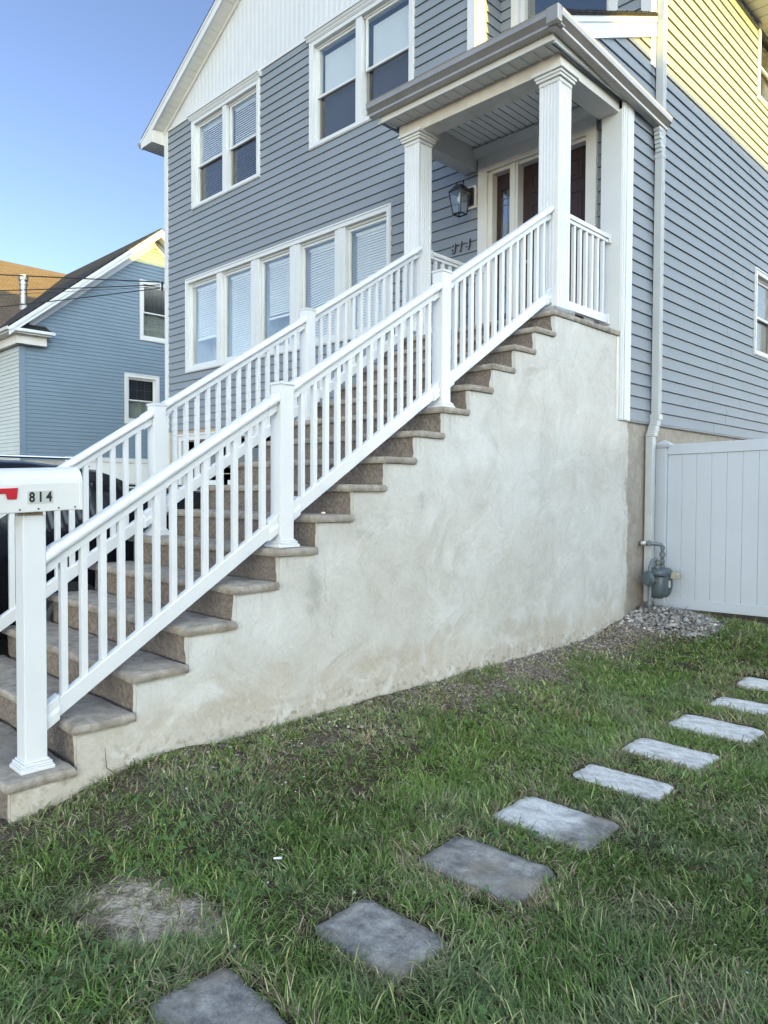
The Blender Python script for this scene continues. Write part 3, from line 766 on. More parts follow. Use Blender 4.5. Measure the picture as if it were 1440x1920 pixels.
for zc in (gz1-.95,):
    for s in (-1, 1):
        for sc in (1, .72, .45):
            lead([(cx_, zc+.62*sc), (cx_+s*hw*.35*sc, zc+.35*sc), (cx_+s*hw*.8*sc, zc+.05*sc), (cx_+s*hw*.5*sc, zc-.22*sc), (cx_, zc-.40*sc)])
        for q in range(4): lead([(cx_, zc-.30+.12*q), (cx_+s*hw*.75, zc-.08+.13*q)])
ld.build('lead_came', GALV, sdl)

# downspout with elbows, fixed to the side wall
ds = MB()
ds.box(.022, .098, 7.425, 7.505, 2.31, 7.95)
for yy in (7.447, 7.482): ds.box(.098, .103, yy-.006, yy+.006, 2.31, 7.95)
dsp = ds.build('downspout', DSP, H, .006)
el = MB(); ya, za = 7.465, 2.33
for i in range(7):
    t = i/6; yy = ya-.10*t; zz = za-.02-.17*t
    el.box(.018, .105-.004*(i % 2), yy-.046, yy+.046, zz-.016, zz+.016)
el.build('elbow', DSP, dsp, .006)
MB().box(.012, .088, 7.325, 7.405, .42, 2.15).build('lower_pipe', DSP, dsp, .006)
MB().box(.012, .108, 7.415, 7.515, 2.30, 2.36).build('collar', DSP, dsp, .004)
MB().box(.018, .103, 7.42, 7.51, 4.98, 5.02).build('collar', DSP, dsp, .004)

# ------------------------------------------------------------------ porch (roof, columns)
porch = thing('porch', 'small white porch with fluted columns and gutter over the front door', 'porch', (-.9, 6.2, 3.1))
P = porch
ZBM = 5.215; ZCL = 5.45
# beams
bm_ = MB(); bm_.box(-1.93, -.02, 5.655, 5.86, ZBM, ZCL+.02); bm_.build('front_beam', CREAMB, P, .004)
MB().box(-.235, -.022, 5.862, 6.73, ZBM, ZCL+.02).build('side_beam', TRIMC, P, .004)
MB().box(-1.98, -1.80, 5.862, YF-.02, ZBM, ZCL+.02).build('side_beam', TRIMC, P, .004)
# ceiling boards
ce = MB(); x = -1.80
while x < -.24:
    b = min(x+.088, -.235)
    ce.quad((x+.010, 5.86, ZCL), (b, 5.86, ZCL), (b, YF-.06, ZCL), (x+.010, YF-.06, ZCL))
    ce.quad((x, 5.86, ZCL+.009), (x+.010, 5.86, ZCL+.009), (x+.010, YF-.06, ZCL+.009), (x, YF-.06, ZCL+.009)); 
    ce.quad((x+.010, 5.86, ZCL), (x+.010, 5.86, ZCL+.009), (x+.010, YF-.06, ZCL+.009), (x+.010, YF-.06, ZCL)); x += .088
ce.build('ceiling', CEIL, P)
MB().box(-1.80, -.235, YF-.075, YF-.05, ZCL-.035, ZCL-.001).build('ceiling_trim', TRIMC, P)
# front soffit with perforated panels
YE = 5.47
def soffit_mat():
    m, n, b = newmat('perforated_soffit')
    co = coords(n); x, y, z = sep(n, co)
    a = mth(n, 'SINE', mth(n, 'MULTIPLY', x, 420)); c = mth(n, 'SINE', mth(n, 'MULTIPLY', y, 420))
    h = maprange(n, mth(n, 'MULTIPLY', a, c), .25, .6)
    n.links.new(mix(n, mth(n, 'MULTIPLY', h, .75), (.74, .73, .70), (.14, .14, .13)), b.inputs['Base Color'])
    b.inputs['Roughness'].default_value = .6; return m
PSOF = soffit_mat()
so = MB(); sf = MB(); zs = 5.335; x = -1.98; XR = .03
while x < XR-.01:
    b = min(x+.125, XR)
    so.box(x+.026, b, YE, 5.655, zs+.012, zs+.016)
    so.box(x, x+.026, YE, 5.655, zs+.003, zs+.0118)
    x += .125
so.build('soffit', PSOF, P); 
MB().box(.00, .032, 5.655, 7.42, zs-.0, zs+.012).build('soffit', SOF, P)
# fascia and fluted gutter
MB().box(-2.0, .035, YE-.022, YE, zs-.008, 5.56).build('fascia', TRIMC, P, .002)
MB().box(.013, .035, YE, 7.45, zs-.02, 5.50).build('fascia', TRIM, P)
gprof = [(0, 0), (-.065, 0), (-.075, .012), (-.078, .03), (-.105, .062), (-.118, .075), (-.122, .11), (-.128, .125), (-.116, .128), (-.110, .11), (-.105, .08), (-.07, .04), (-.06, .012), (0, .012)]
g = MB(); g.prism(gprof, lambda p, t: (t, YE-.023+p[0], 5.385+p[1]), -2.09, .14)
g.build('gutter', GUT, P)
def gz(y): return 5.375-.055*(y-YE)
g = MB(); n = len(gprof)
k = g.pts([(.036-p[0], YE-.10, gz(YE)+p[1]) for p in gprof]+[(.036-p[0], 7.52, gz(7.5)+p[1]) for p in gprof])
g.f.append(tuple(range(n))); g.f.append(tuple(range(n, 2*n)))
for i in range(n): g.f.append((i, (i+1) % n, n+(i+1) % n, n+i))
g.build('gutter', GUT, P)
# corner mitre box and outlet elbow
MB().box(.038, .155, YE-.155, YE-.085, 5.388, 5.52).build('gutter_corner', GUT, P, .01)
oe = MB()
for i in range(6):
    t = i/5; oe.box(.03, .10-.006*(i % 2), 7.36+.05*t, 7.44+.05*t, 5.235-.20*t, 5.275-.20*t)
oe.build('outlet_elbow', DSP, P, .006)
# shed roof and rake
sl_ = .45
def rz(y): return 5.575+sl_*(y-5.55)
rf = MB(); rf.hexa([(-2.06, YE-.05, rz(YE-.05)), (.045, YE-.05, rz(YE-.05)), (.045, YR+.06, rz(YR+.06)), (-2.06, YR+.06, rz(YR+.06))],
                   [(-2.06, YE-.05, rz(YE-.05)+.03), (.045, YE-.05, rz(YE-.05)+.03), (.045, YR+.06, rz(YR+.06)+.03), (-2.06, YR+.06, rz(YR+.06)+.03)])
rf.build('roof', SHK, P, uvfn=lambda co: (co.x, co.y*1.1))
ts = MB()
y = YE-.04
while y < YR+.0:
    hgt = random.uniform(-.002, .008); ts.box(.02, .050, y, y+.048, rz(y)+.024, rz(y+.025)+.030+hgt); y += .05
ts.build('shingle_edge', SHK, P)
rk = MB()
for (x0, x1, t0, t1, ya) in ((.001, .024, -.20, 0, YE+.02), (.024, .034, -.055, 0, YE), (.024, .030, -.20, -.178, YE+.1)):
    rk.hexa([(x0, ya, rz(ya)+t0), (x0, YR+.10, rz(YR+.10)+t0), (x0, YR+.10, rz(YR+.10)+t1), (x0, ya, rz(ya)+t1)],
            [(x1, ya, rz(ya)+t0), (x1, YR+.10, rz(YR+.10)+t0), (x1, YR+.10, rz(YR+.10)+t1), (x1, ya, rz(ya)+t1)])
rk.build('rake_board', TRIM, P)
MB().hexa([(-2.05, YE, rz(YE)-.2), (-2.05, YF-.03, rz(YF)-.2), (-2.05, YF-.03, rz(YF)), (-2.05, YE, rz(YE))],
          [(-2.03, YE, rz(YE)-.2), (-2.03, YF-.03, rz(YF)-.2), (-2.03, YF-.03, rz(YF)), (-2.03, YE, rz(YE))]).build('rake_board', TRIM, P)
MB().hexa([(-2.03, YE, 5.34), (-2.03, YF-.03, 5.34), (-2.03, YF-.03, rz(YF)-.1), (-2.03, YE, rz(YE)-.1)],
          [(-2.0, YE, 5.34), (-2.0, YF-.03, 5.34), (-2.0, YF-.03, rz(YF)-.1), (-2.0, YE, rz(YE)-.1)]).build('side_panel', SID, P)
siding(TS, YE+.02, YR+.02, 5.30, 6.4, zbase=Z_S, clip=lambda z: (max(YE, 5.55+(z+.19-5.575)/sl_), 99)).build('side_siding', SID, P)
# fluted columns
def column(x0, y0, wd, zb, zt, label=None):
    mb = MB(); s = wd; cx, cy = x0+s/2, y0+s/2
    # fluted outline
    pts = []; nfl = 5; rr = .008
    def side(a, b):
        ax, ay = a; bx, by = b; L_ = math.hypot(bx-ax, by-ay); ux, uy = (bx-ax)/L_, (by-ay)/L_; nx, ny = uy, -ux
        out = [(ax, ay)]
        m = .022; ww = (L_-2*m)/nfl
        for i in range(nfl):
            s0 = m+i*ww
            for t, dd in ((.12, 0), (.2, rr*.8), (.5, rr*.9), (.8, rr*.8), (.88, 0)):
                q = s0+ww*t; out.append((ax+ux*q-nx*dd, ay+uy*q-ny*dd))
        return out
    c4 = [(x0, y0), (x0+s, y0), (x0+s, y0+s), (x0, y0+s)]
    for i in range(4): pts += side(c4[i], c4[(i+1) % 4])
    mb.prism(pts, lambda p, t: (p[0], p[1], t), zb, zt)
    o = mb.build('column', RAIL, P)
    cp = MB()
    for (e, za, zc) in ((.006, zt-.115, zt-.080), (.024, zt-.080, zt-.055), (.034, zt-.055, zt-.03), (.052, zt-.03, zt-.001)):
        cp.box(x0-e, x0+s+e, y0-e, y0+s+e, za, zc)
    cp.build('capital', CREAMB if False else TRIMC, o, .005)
    return o
column(-.232, 5.655, .20, 3.165, ZBM); column(-1.85, 5.655, .20, 3.115, ZBM)
# engaged pilaster at the house corner
pl = MB(); pl.box(-.205, .012, 6.725, 6.83, 3.115, ZBM+.03)
pl.build('pilaster', TRIM, P, .003)
pc = MB(); pc.box(.0, .022, 6.735, 6.955, 2.255, 5.33); pc.box(.022, .028, 6.76, 6.79, 2.262, 5.33); pc.box(.022, .030, 6.81, 6.90, 2.262, 5.33)
pc.build('corner_board', TRIM, P, .003)
MB().box(-.002, .010, 6.685, 6.733, 2.262, 3.055).build('edge_strip', TRIMC, P, .003)

# ------------------------------------------------------------------ stairs
stairs = thing('staircase', 'long stone staircase with brown risers and pale stuccoed side wall', 'staircase', (-.9, 3.3, .1))
Y0, Z0, RUN, RISE, TH = 1.112, .214, .295, .190, .048
N = 16
def ty(i): return Y0+RUN*i
def tz(i): return Z0+RISE*i
def rough_slab(x0, x1, y0, y1, z0, z1, seed, nx=26, amp=.007):
    r = random.Random(seed); me = bpy.data.meshes.new('tread'); bm = bmesh.new()
    ny, nz = 6, 3
    def ro(x, y, z):  # displacement by hashed smooth noise
        from mathutils import noise as mn
        v = Vector((x*3.1+seed*7.3, y*3.1, z*3.1)); a = mn.noise_vector(v*2.4)*amp+mn.noise_vector(v*9)*amp*.45
        return a
    grid = {}
    def vert(i, j, k):
        if (i, j, k) not in grid:
            x = x0+(x1-x0)*i/nx; y = y0+(y1-y0)*j/ny; z = z0+(z1-z0)*k/nz
            ex = min(i, nx-i); ey = min(j, ny-j)
            d = ro(x, y, z); edge = (i in (0, nx)) or (j in (0, ny))
            if edge and k in (0, nz):   # worn arris
                cx = .006*(1 if i == 0 else -1 if i == nx else 0); cy = .006*(1 if j == 0 else -1 if j == ny else 0)
                x += cx; y += cy
                z += (-.003 if k == nz else .003)
            k2 = 1.0 if edge else .35
            grid[(i, j, k)] = bm.verts.new((x+d.x*k2, y+d.y*k2*(1.3 if edge else 1), z+d.z*.45*(1 if k == nz else .6)))
        return grid[(i, j, k)]
    def face(a, b, c, d): bm.faces.new([vert(*a), vert(*b), vert(*c), vert(*d)])
    for i in range(nx):
        for j in range(ny):
            face((i, j, nz), (i+1, j, nz), (i+1, j+1, nz), (i, j+1, nz)); face((i, j, 0), (i, j+1, 0), (i+1, j+1, 0), (i+1, j, 0))
        for k in range(nz):
            face((i, 0, k), (i+1, 0, k), (i+1, 0, k+1), (i, 0, k+1)); face((i+1, ny, k), (i, ny, k), (i, ny, k+1), (i+1, ny, k+1))
    for j in range(ny):
        for k in range(nz):
            face((0, j+1, k), (0, j, k), (0, j, k+1), (0, j+1, k+1)); face((nx, j, k), (nx, j+1, k), (nx, j+1, k+1), (nx, j, k+1))
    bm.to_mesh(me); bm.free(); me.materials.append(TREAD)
    for p in me.polygons: p.use_smooth = True
    try: me.set_sharp_from_angle(angle=R(50))
    except Exception: pass
    return me
def link(name, me, parent):
    o = bpy.data.objects.new(name, me); C.objects.link(o); o.parent = parent
    if parent.type == 'EMPTY': o.matrix_parent_inverse = Matrix.Translation(-world_loc(parent))
    return o
for i in range(N-1):
    me = rough_slab(-1.81, .022+random.uniform(-.003, .004), ty(i)+random.uniform(-.004, .004), ty(i)+.312, tz(i), tz(i)+TH, i+1)
    link('tread', me, stairs)
# porch floor slabs
link('porch_slab', rough_slab(-1.81, -.30, ty(15), 6.80, tz(15), tz(15)+TH, 40, 30, .004), stairs)
link('edge_stone', rough_slab(-.297, .022, ty(15), 5.98, tz(15), tz(15)+TH, 41, 6, .008), stairs)
link('edge_stone', rough_slab(-.297, .022, 5.985, 6.722, tz(15), tz(15)+TH, 42, 6, .008), stairs)
pd = link('column_pad', rough_slab(-.30, .004, 5.575, 5.90, tz(15)+TH-.004, tz(15)+TH+.044, 43, 6, .007), stairs)
pd.data.materials.clear(); pd.data.materials.append(PADM)
for i in range(N):
    zb = 0 if i == 0 else tz(i-1)+TH-.004
    y = ty(i)+.034
    mb = MB(); nx, nz = 40, 5
    from mathutils import noise as mn
    kk = {}
    for a in range(nx+1):
        for b in range(nz+1):
            x = -1.78+(1.756)*a/nx; z = zb+(tz(i)+.002-zb)*b/nz
            dn = mn.noise(Vector((x*9, i*3.3, z*9)))*.006+mn.noise(Vector((x*30, i*3.3, z*30)))*.003
            mb.v.append((x, y+dn, z)); kk[(a, b)] = len(mb.v)-1
    for a in range(nx):
        for b in range(nz): mb.f.append((kk[(a, b)], kk[(a+1, b)], kk[(a+1, b+1)], kk[(a, b+1)]))
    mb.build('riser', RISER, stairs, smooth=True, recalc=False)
# stuccoed side wall with stepped top, thick, slightly uneven face
def side_outline():
    pts = [(ty(0)+.03, -.1), (ty(0)+.03, tz(0))]
    for i in range(1, N): pts += [(ty(i)+.03, tz(i-1)+TH*0), (ty(i)+.03, tz(i))]
    pts += [(6.97, tz(15)), (6.97, -.1)]
    return pts
def side_wall():
    bm = bmesh.new(); pts = side_outline()
    # column strips for a finely divided face
    ys = sorted({round(p[0], 4) for p in pts} | {round(v, 4) for v in np.arange(1.2, 6.97, .07)})
    def top(ym):
        if ym > ty(15)+.03: return tz(15)
        i = int((ym-ty(0)-.03)/RUN); return tz(max(0, min(15, i)))
    def dis(y, z): return mn.noise(Vector((3, y*1.3, z*1.3)))*.007+mn.noise(Vector((9, y*5, z*5)))*.003
    for a, b in zip(ys[:-1], ys[1:]):
        if b-a < 1e-4: continue
        t = top((a+b)/2); nz = max(2, int((t+.1)/.09)); cols = []
        for y in (a, b): cols.append([bm.verts.new((dis(y, -.1+(t+.1)*k/nz), y, -.1+(t+.1)*k/nz)) for k in range(nz+1)])
        for k in range(nz): bm.faces.new((cols[0][k], cols[1][k], cols[1][k+1], cols[0][k+1]))
    # front returns (the pale edge beside each riser)
    for i in range(N):
        zb = -.1 if i == 0 else tz(i-1)+.02; y = ty(i)+.029
        n = 6; l = []
        for k in range(n+1):
            z = zb+(tz(i)-zb)*k/n; wdt = .030+.018*mn.noise(Vector((i*4.1, z*14, 2)))+(.03 if i < 6 else .0)*abs(mn.noise(Vector((i*2.1, z*9, 5))))
            l.append((bm.verts.new((dis(y, z), y, z)), bm.verts.new((-wdt, y, z))))
        for k in range(n): bm.faces.new((l[k][0], l[k+1][0], l[k+1][1], l[k][1]))
    me = bpy.data.meshes.new('side_wall'); bmesh.ops.remove_doubles(bm, verts=bm.verts, dist=.0008); bm.to_mesh(me); bm.free(); me.materials.append(STUC)
    for p in me.polygons: p.use_smooth = True
    try: me.set_sharp_from_angle(angle=R(45))
    except Exception: pass
    return link('side_wall', me, stairs)
side_wall()
co_ = MB(); co_.prism(side_outline(), lambda p, t: (t, p[0]+.01, p[1]-.003), -1.775, -.05)
co_.build('core', RISER, stairs)

# ------------------------------------------------------------------ railings
SLP = RISE/RUN
def rail_bar(mb, X, prof, ya, yb, off):
    """profile (dx, dz) swept along slope, plumb ends."""
    n = len(prof)
    k = mb.pts([(X+p[0], ya, SLP*ya+off+p[1]) for p in prof]+[(X+p[0], yb, SLP*yb+off+p[1]) for p in prof])
    mb.f.append(tuple(k+i for i in range(n))); mb.f.append(tuple(k+n+i for i in reversed(range(n))))
    for i in range(n): mb.f.append((k+i, k+(i+1) % n, k+n+(i+1) % n, k+n+i))
HP = [(-.020, -.100), (.020, -.100), (.020, -.058), (.040, -.050), (.044, -.036), (.042, -.022), (.036, -.010), (.022, -.002), (0, 0), (-.022, -.002), (-.036, -.010), (-.042, -.022), (-.044, -.036), (-.040, -.050), (-.020, -.058)]
BP = [(-.023, -.088), (.023, -.088), (.025, 0), (.019, .004), (-.019, .004), (-.025, 0)]
def scaled(prof, sx, sz, dz=0): 
    return [(p[0]*sx, p[1]*sz+dz) for p in prof]
def railing(label, X, posts, yend, group):
    t = thing('stair_railing', label, 'railing', (X, 3.3, 1.5), group)
    OT, OB = .402, -.333
    for (yp, zb, zt) in posts:
        mb = MB(); mb.box(X-.05, X+.05, yp, yp+.10, zb, zt); po = mb.build('post', RAIL, t, .004)
        if zt-zb < 1.3 and not (X > -.5 and yp < 1.5):
            cp = MB(); a = .055; cp.box(X-a, X+a, yp+.05-a, yp+.05+a, zt, zt+.016)
            k = cp.pts([(X-a, yp+.05-a, zt+.0165), (X+a, yp+.05-a, zt+.0165), (X+a, yp+.05+a, zt+.0165), (X-a, yp+.05+a, zt+.0165), (X, yp+.05, zt+.03)])
            cp.f += [(k, k+1, k+4), (k+1, k+2, k+4), (k+2, k+3, k+4), (k+3, k, k+4)]
            cp.build('post_cap', RAIL, po, .002)
        sk = MB()
        for (e, h0, h1) in ((.026, 0, .018), (.020, .018, .026), (.017, .026, .038), (.008, .038, .048)):
            sk.box(X-.05-e, X+.05+e, yp-e, yp+.10+e, zb+h0, zb+h1)
        sk.build('post_skirt', RAIL, po, .004)
    ends = [(posts[i][0]+.10, posts[i+1][0]) for i in range(len(posts)-1)]+[(posts[-1][0]+.10, yend)]
    for (ya, yb) in ends:
        h = MB(); rail_bar(h, X, HP, ya, yb, OT); h.build('handrail', RAIL, t, .002, smooth=False)
        b = MB(); rail_bar(b, X, BP, ya, yb, OB); b.build('bottom_rail', RAIL, t, .003)
        for (yc, dr) in ((ya, 1), (yb, -1)):
            cl = MB(); y2 = yc+dr*.066; rail_bar(cl, X, scaled(HP, 1.20, 1.16, .007), min(yc, y2), max(yc, y2), OT)
            cl.build('bracket', RAIL, t, .004)
            cl = MB(); rail_bar(cl, X, [(-.033, -.098), (.033, -.098), (.036, -.05), (.030, -.03), (.030, .018), (-.030, .018), (-.030, -.03), (-.036, -.05)], min(yc, y2), max(yc, y2), OB)
            cl.build('bracket', RAIL, t, .004)
        m = int(round((yb-ya)/.0985))-1; st = (yb-ya)/(m+1)
        for i in range(m):
            y = ya+st*(i+1); s = .016
            bl = MB(); k = bl.pts([(X-s, y-s, SLP*(y-s)+OB), (X+s, y-s, SLP*(y-s)+OB), (X+s, y+s, SLP*(y+s)+OB), (X-s, y+s, SLP*(y+s)+OB),
                                   (X-s, y-s, SLP*(y-s)+OT-.098), (X+s, y-s, SLP*(y-s)+OT-.098), (X+s, y+s, SLP*(y+s)+OT-.098), (X-s, y+s, SLP*(y+s)+OT-.098)])
            bl.f += [(k, k+3, k+2, k+1), (k+4, k+5, k+6, k+7)]+[(k+j, k+(j+1) % 4, k+4+(j+1) % 4, k+4+j) for j in range(4)]
            bl.build('baluster', RAIL, t, .002)
    return t
G_R = 'white railings on both sides of the stairs'
zt_ = lambda i: tz(i)+TH
railing('white railing along the stucco side of the stairs, nearest the lawn', -.12, [(1.229, zt_(0), 1.432), (2.679, zt_(5), 2.178), (4.153, zt_(10), 3.155)], 5.66, None)
railing('white railing on the driveway side of the stairs, behind the nearer railing', -1.66, [(1.229, zt_(0), 1.235), (2.70, zt_(5), 2.175), (4.153, zt_(10), 3.135)], 5.66, None)
def level_rail(label, X, ya, yb, zbase):
    t = thing('porch_railing', label, 'railing', (X, (ya+yb)/2, zbase), None)
    h = MB(); ys = (ya, yb)
    h.box(X-.032, X+.032, ya, yb, zbase+.90, zbase+.942); h.box(X-.020, X+.020, ya, yb, zbase+.865, zbase+.90); h.build('handrail', RAIL, t, .005)
    b = MB(); b.box(X-.024, X+.024, ya, yb, zbase+.085, zbase+.165); b.build('bottom_rail', RAIL, t, .004)
    for yy in (ya, yb-.035):
        k = MB(); k.box(X-.040, X+.040, yy, yy+.035, zbase+.86, zbase+.95); k.build('bracket', RAIL, t, .004)
        k = MB(); k.box(X-.033, X+.033, yy, yy+.035, zbase+.075, zbase+.175); k.build('bracket', RAIL, t, .004)
    m = 7; st = (yb-ya)/(m+1)
    for i in range(m):
        y = ya+st*(i+1); k = MB(); k.box(X-.016, X+.016, y-.016, y+.016, zbase+.165, zbase+.865); k.build('baluster', RAIL, t, .002)
level_rail('short white porch railing between the corner column and the pilaster', -.12, 5.857, 6.724, 3.115)
level_rail('short white porch railing between the left column and the house wall below the lantern', -1.70, 5.857, YF-.02, 3.115)

# ------------------------------------------------------------------ mailbox on the bottom post
mbx = thing('mailbox', 'white arched mailbox with black 814 and red flag on the bottom stair post', 'mailbox', (-.12, 1.24, 1.445))
def arch(wd, ht, n=10):
    r = wd*.42; pts = [(-wd, 0), (wd, 0)]
    sh = ht-.075
    pts.append((wd, sh))
    for i in range(1, n): 
        a = math.pi*i/n; pts.append((wd*math.cos(a), sh+.075*math.sin(a)))
    pts.append((-wd, sh)); return pts
sh_ = lambda y: .045*(y-1.24)
bx = MB(); bx.prism(arch(.084, .200), lambda p, t: (-.12+p[0], t, 1.447+p[1]+sh_(t)), 1.0, 1.483)
mbody = bx.build('body', MBX, mbx, .004)
rm = MB(); rm.prism(arch(.0875, .2035), lambda p, t: (-.12+p[0], t, 1.4455+p[1]+sh_(t)), 1.470, 1.486); rm.build('back_rim', MBX, mbx, .003)
dr_ = MB(); dr_.prism(arch(.088, .205), lambda p, t: (-.12+p[0], t, 1.445+p[1]+sh_(t)), .985, 1.0); dr_.build('door', MBX, mbx, .003)
XS = -.12+.084
fl = MB()
fo_ = [(1.02, 1.560), (1.197, 1.562), (1.191, 1.512), (1.152, 1.512), (1.146, 1.538), (1.02, 1.538)]
fl.prism([(p[0], p[1]) for p in fo_], lambda p, t: (t, p[0], p[1]+sh_(p[0])-.003), XS+.0005, XS+.006)
fl.build('flag', RED, mbx, .002)
rv = MB()
for y in (1.115, 1.205, 1.285, 1.375, 1.45): rv.lathe((XS, y, 1.4605+sh_(y)), (1, 0, 0), [(0, .0045), (.003, .0035), (.004, .001)], 8)
rv.build('rivet', BLACK, mbx)
def text_obj(name, body, size, mat, parent, loc, rot, extrude=.0006, bold=0, xs=1, offset=0, shear=0):
    cu = bpy.data.curves.new(name, 'FONT'); cu.body = body; cu.size = size; cu.extrude = extrude; cu.offset = offset; cu.shear = shear
    cu.align_x = 'CENTER'; cu.align_y = 'CENTER'
    o = bpy.data.objects.new(name, cu); C.objects.link(o)
    dg = bpy.context.evaluated_depsgraph_get(); me = bpy.data.meshes.new_from_object(o.evaluated_get(dg))
    bpy.data.objects.remove(o); me.name = name
    Mx = Matrix.Translation(loc) @ rot @ Matrix.Diagonal((xs, 1, 1, 1))
    me.transform(Mx); me.materials.clear(); me.materials.append(mat)
    return link(name, me, parent)
RX90 = Matrix(((0, 0, 1, 0), (1, 0, 0, 0), (0, 1, 0, 0), (0, 0, 0, 1)))   # text x -> +Y, y -> +Z, normal +X
for i, ch in enumerate('814'):
    y = 1.2565+i*.0375; z = 1.512+sh_(y)
    pl_ = MB(); pl_.box(XS+.0003, XS+.0015, y-.0182, y+.0182, z-.029, z+.029); pp = pl_.build('number_plate', NUMP, mbx)
    text_obj('digit', ch, .062, INK, pp, Vector((XS+.0022, y, z)), RX90, .0004, xs=.80, offset=.0022)
# weathered top of the post under the mailbox
wp = thing('post_block', 'brown worn wood block under the mailbox on the bottom stair post', 'block', (-.12, 1.25, 1.43))
MB().box(-.158, -.082, 1.236, 1.322, 1.4325, 1.447).build('block', BROWNM, wp)

# ------------------------------------------------------------------ wall lantern
lx, ly, lz = -1.90, YF-.19, 4.71
ln = thing('wall_lantern', 'black glass carriage lantern on a white block beside the front door', 'lantern', (lx, YF, 4.9))
MB(TF).box(fx(-1.96), fx(-1.86)+.02, 0, .04, 4.80, 5.06).build('mounting_block', TRIMC, ln, .006)
MB(TF).box(fx(-1.95), fx(-1.87), .04, .075, 4.83, 5.03).build('back_plate', BLACK, ln, .004)
bt, tp = .055, .088
zb, zt2 = lz, lz+.25
cx, cy = lx-.02, ly
cg = MB()
cb = [(cx-bt, cy-bt, zb), (cx+bt, cy-bt, zb), (cx+bt, cy+bt, zb), (cx-bt, cy+bt, zb)]
ct = [(cx-tp, cy-tp, zt2), (cx+tp, cy-tp, zt2), (cx+tp, cy+tp, zt2), (cx-tp, cy+tp, zt2)]
for a, b in zip(cb, ct): cg.tube([a, b], .008, 6)
for i in range(4):
    cg.tube([cb[i], cb[(i+1) % 4]], .008, 6); cg.tube([ct[i], ct[(i+1) % 4]], .009, 6)
cg.build('cage', BLACK, ln)
cp = MB(); a = tp+.008; b = .04; h = .075
k = cp.pts([(cx-a, cy-a, zt2), (cx+a, cy-a, zt2), (cx+a, cy+a, zt2), (cx-a, cy+a, zt2), (cx-b, cy-b, zt2+h), (cx+b, cy-b, zt2+h), (cx+b, cy+b, zt2+h), (cx-b, cy+b, zt2+h)])
cp.f += [(k+4, k+5, k+6, k+7)]+[(k+j, k+(j+1) % 4, k+4+(j+1) % 4, k+4+j) for j in (0, 1, 2, 3)]
cp.build('cap', BLACK, ln)
hd = MB(); hd.tube([(cx-.05, cy, zt2+h-.003), (cx-.05, cy, zt2+h+.045), (cx+.05, cy, zt2+h+.045), (cx+.05, cy, zt2+h)], .008, 6)
hd.tube([(cx, cy+.02, zt2+.05), (cx+.0, YF-.07, zt2+.04)], .012, 8); hd.build('arm', BLACK, ln)
gl = MB()
for i in range(4): gl.quad(cb[i], cb[(i+1) % 4], ct[(i+1) % 4], ct[i])
gl.build('glass', LGLASS, ln)
MB().lathe((cx, cy, zt2-.01), (0, 0, -1), [(0, .014), (.03, .016), (.05, .028), (.085, .032), (.11, .02), (.12, .004)], 14).build('bulb', simple('bulb_glass', (.7, .7, .68), .2, .02), ln, smooth=True)

# ------------------------------------------------------------------ house number
hn = thing('house_number', 'script metal house number 814 on grey siding by the door', 'house number', (fx(-2.08), YF, fz(4.4)))
RF = Matrix(((1, 0, 0, 0), (0, 0, -1, 0), (0, 1, 0, 0), (0, 0, 0, 1)))
for i, ch in enumerate('814'):
    p = Vector((fx(-2.19)+i*.108, YF-.034, fz(4.425)))
    text_obj('digit', ch, .165, NUMB, hn, p, RF, .004, xs=.75, shear=.22, offset=-.001)
    text_obj('digit_outline_shadow', ch, .165, NUMD, hn, p+Vector((.005, .006, -.003)), RF, .004, xs=.80, shear=.22, offset=.004)  # larger dark copy, shifted: digit outline plus a painted drop shadow

# ------------------------------------------------------------------ fence
fn = thing('fence_gate', 'white vinyl privacy fence panel beside the gas meter', 'fence', (.6, 7.65, .3))
YFN = 7.60
mb = MB(); mb.box(.0, .115, YFN, YFN+.115, .12, 2.04); fp = mb.build('post', FENCE, fn, .004)
mb = MB(); mb.box(-.012, .150, YFN-.022, YFN+.14, 2.04, 2.062); mb.box(-.006, .140, YFN-.014, YFN+.13, 2.022, 2.04)
k = mb.pts([(-.006, YFN-.016, 2.0625), (.144, YFN-.016, 2.0625), (.144, YFN+.134, 2.0625), (-.006, YFN+.134, 2.0625), (.069, YFN+.058, 2.105)])
mb.f += [(k, k+1, k+4), (k+1, k+2, k+4), (k+2, k+3, k+4), (k+3, k, k+4)]
mb.build('post_cap', FENCE, fp, .002)
tilt = lambda x: .018*(x-.115)
def frail(z0, z1, name, yo=0):
    k = MB(); y0, y1 = YFN+.028+yo, YFN+.085
    k.hexa([(.116, y0, z0), (2.5, y0, z0+tilt(2.5)), (2.5, y0, z1+tilt(2.5)), (.116, y0, z1)],
           [(.116, y1, z0), (2.5, y1, z0+tilt(2.5)), (2.5, y1, z1+tilt(2.5)), (.116, y1, z1)])
    k.build(name, FENCE, fn, .004)
frail(1.945, 2.055, 'top_rail'); frail(.335, .437, 'bottom_rail')
x = .118
while x < 2.45:
    k = MB(); b = x+.1495; y0 = YFN+.040
    k.box(x+.001, b-.001, y0, y0+.022, .437+tilt(x), 1.945+tilt(x)); k.build('board', FENCE, fn, .003); x += .1495
mb = MB(); mb.box(2.5, 2.615, YFN, YFN+.115, .12, 2.10); mb.build('post', FENCE, fn, .004)

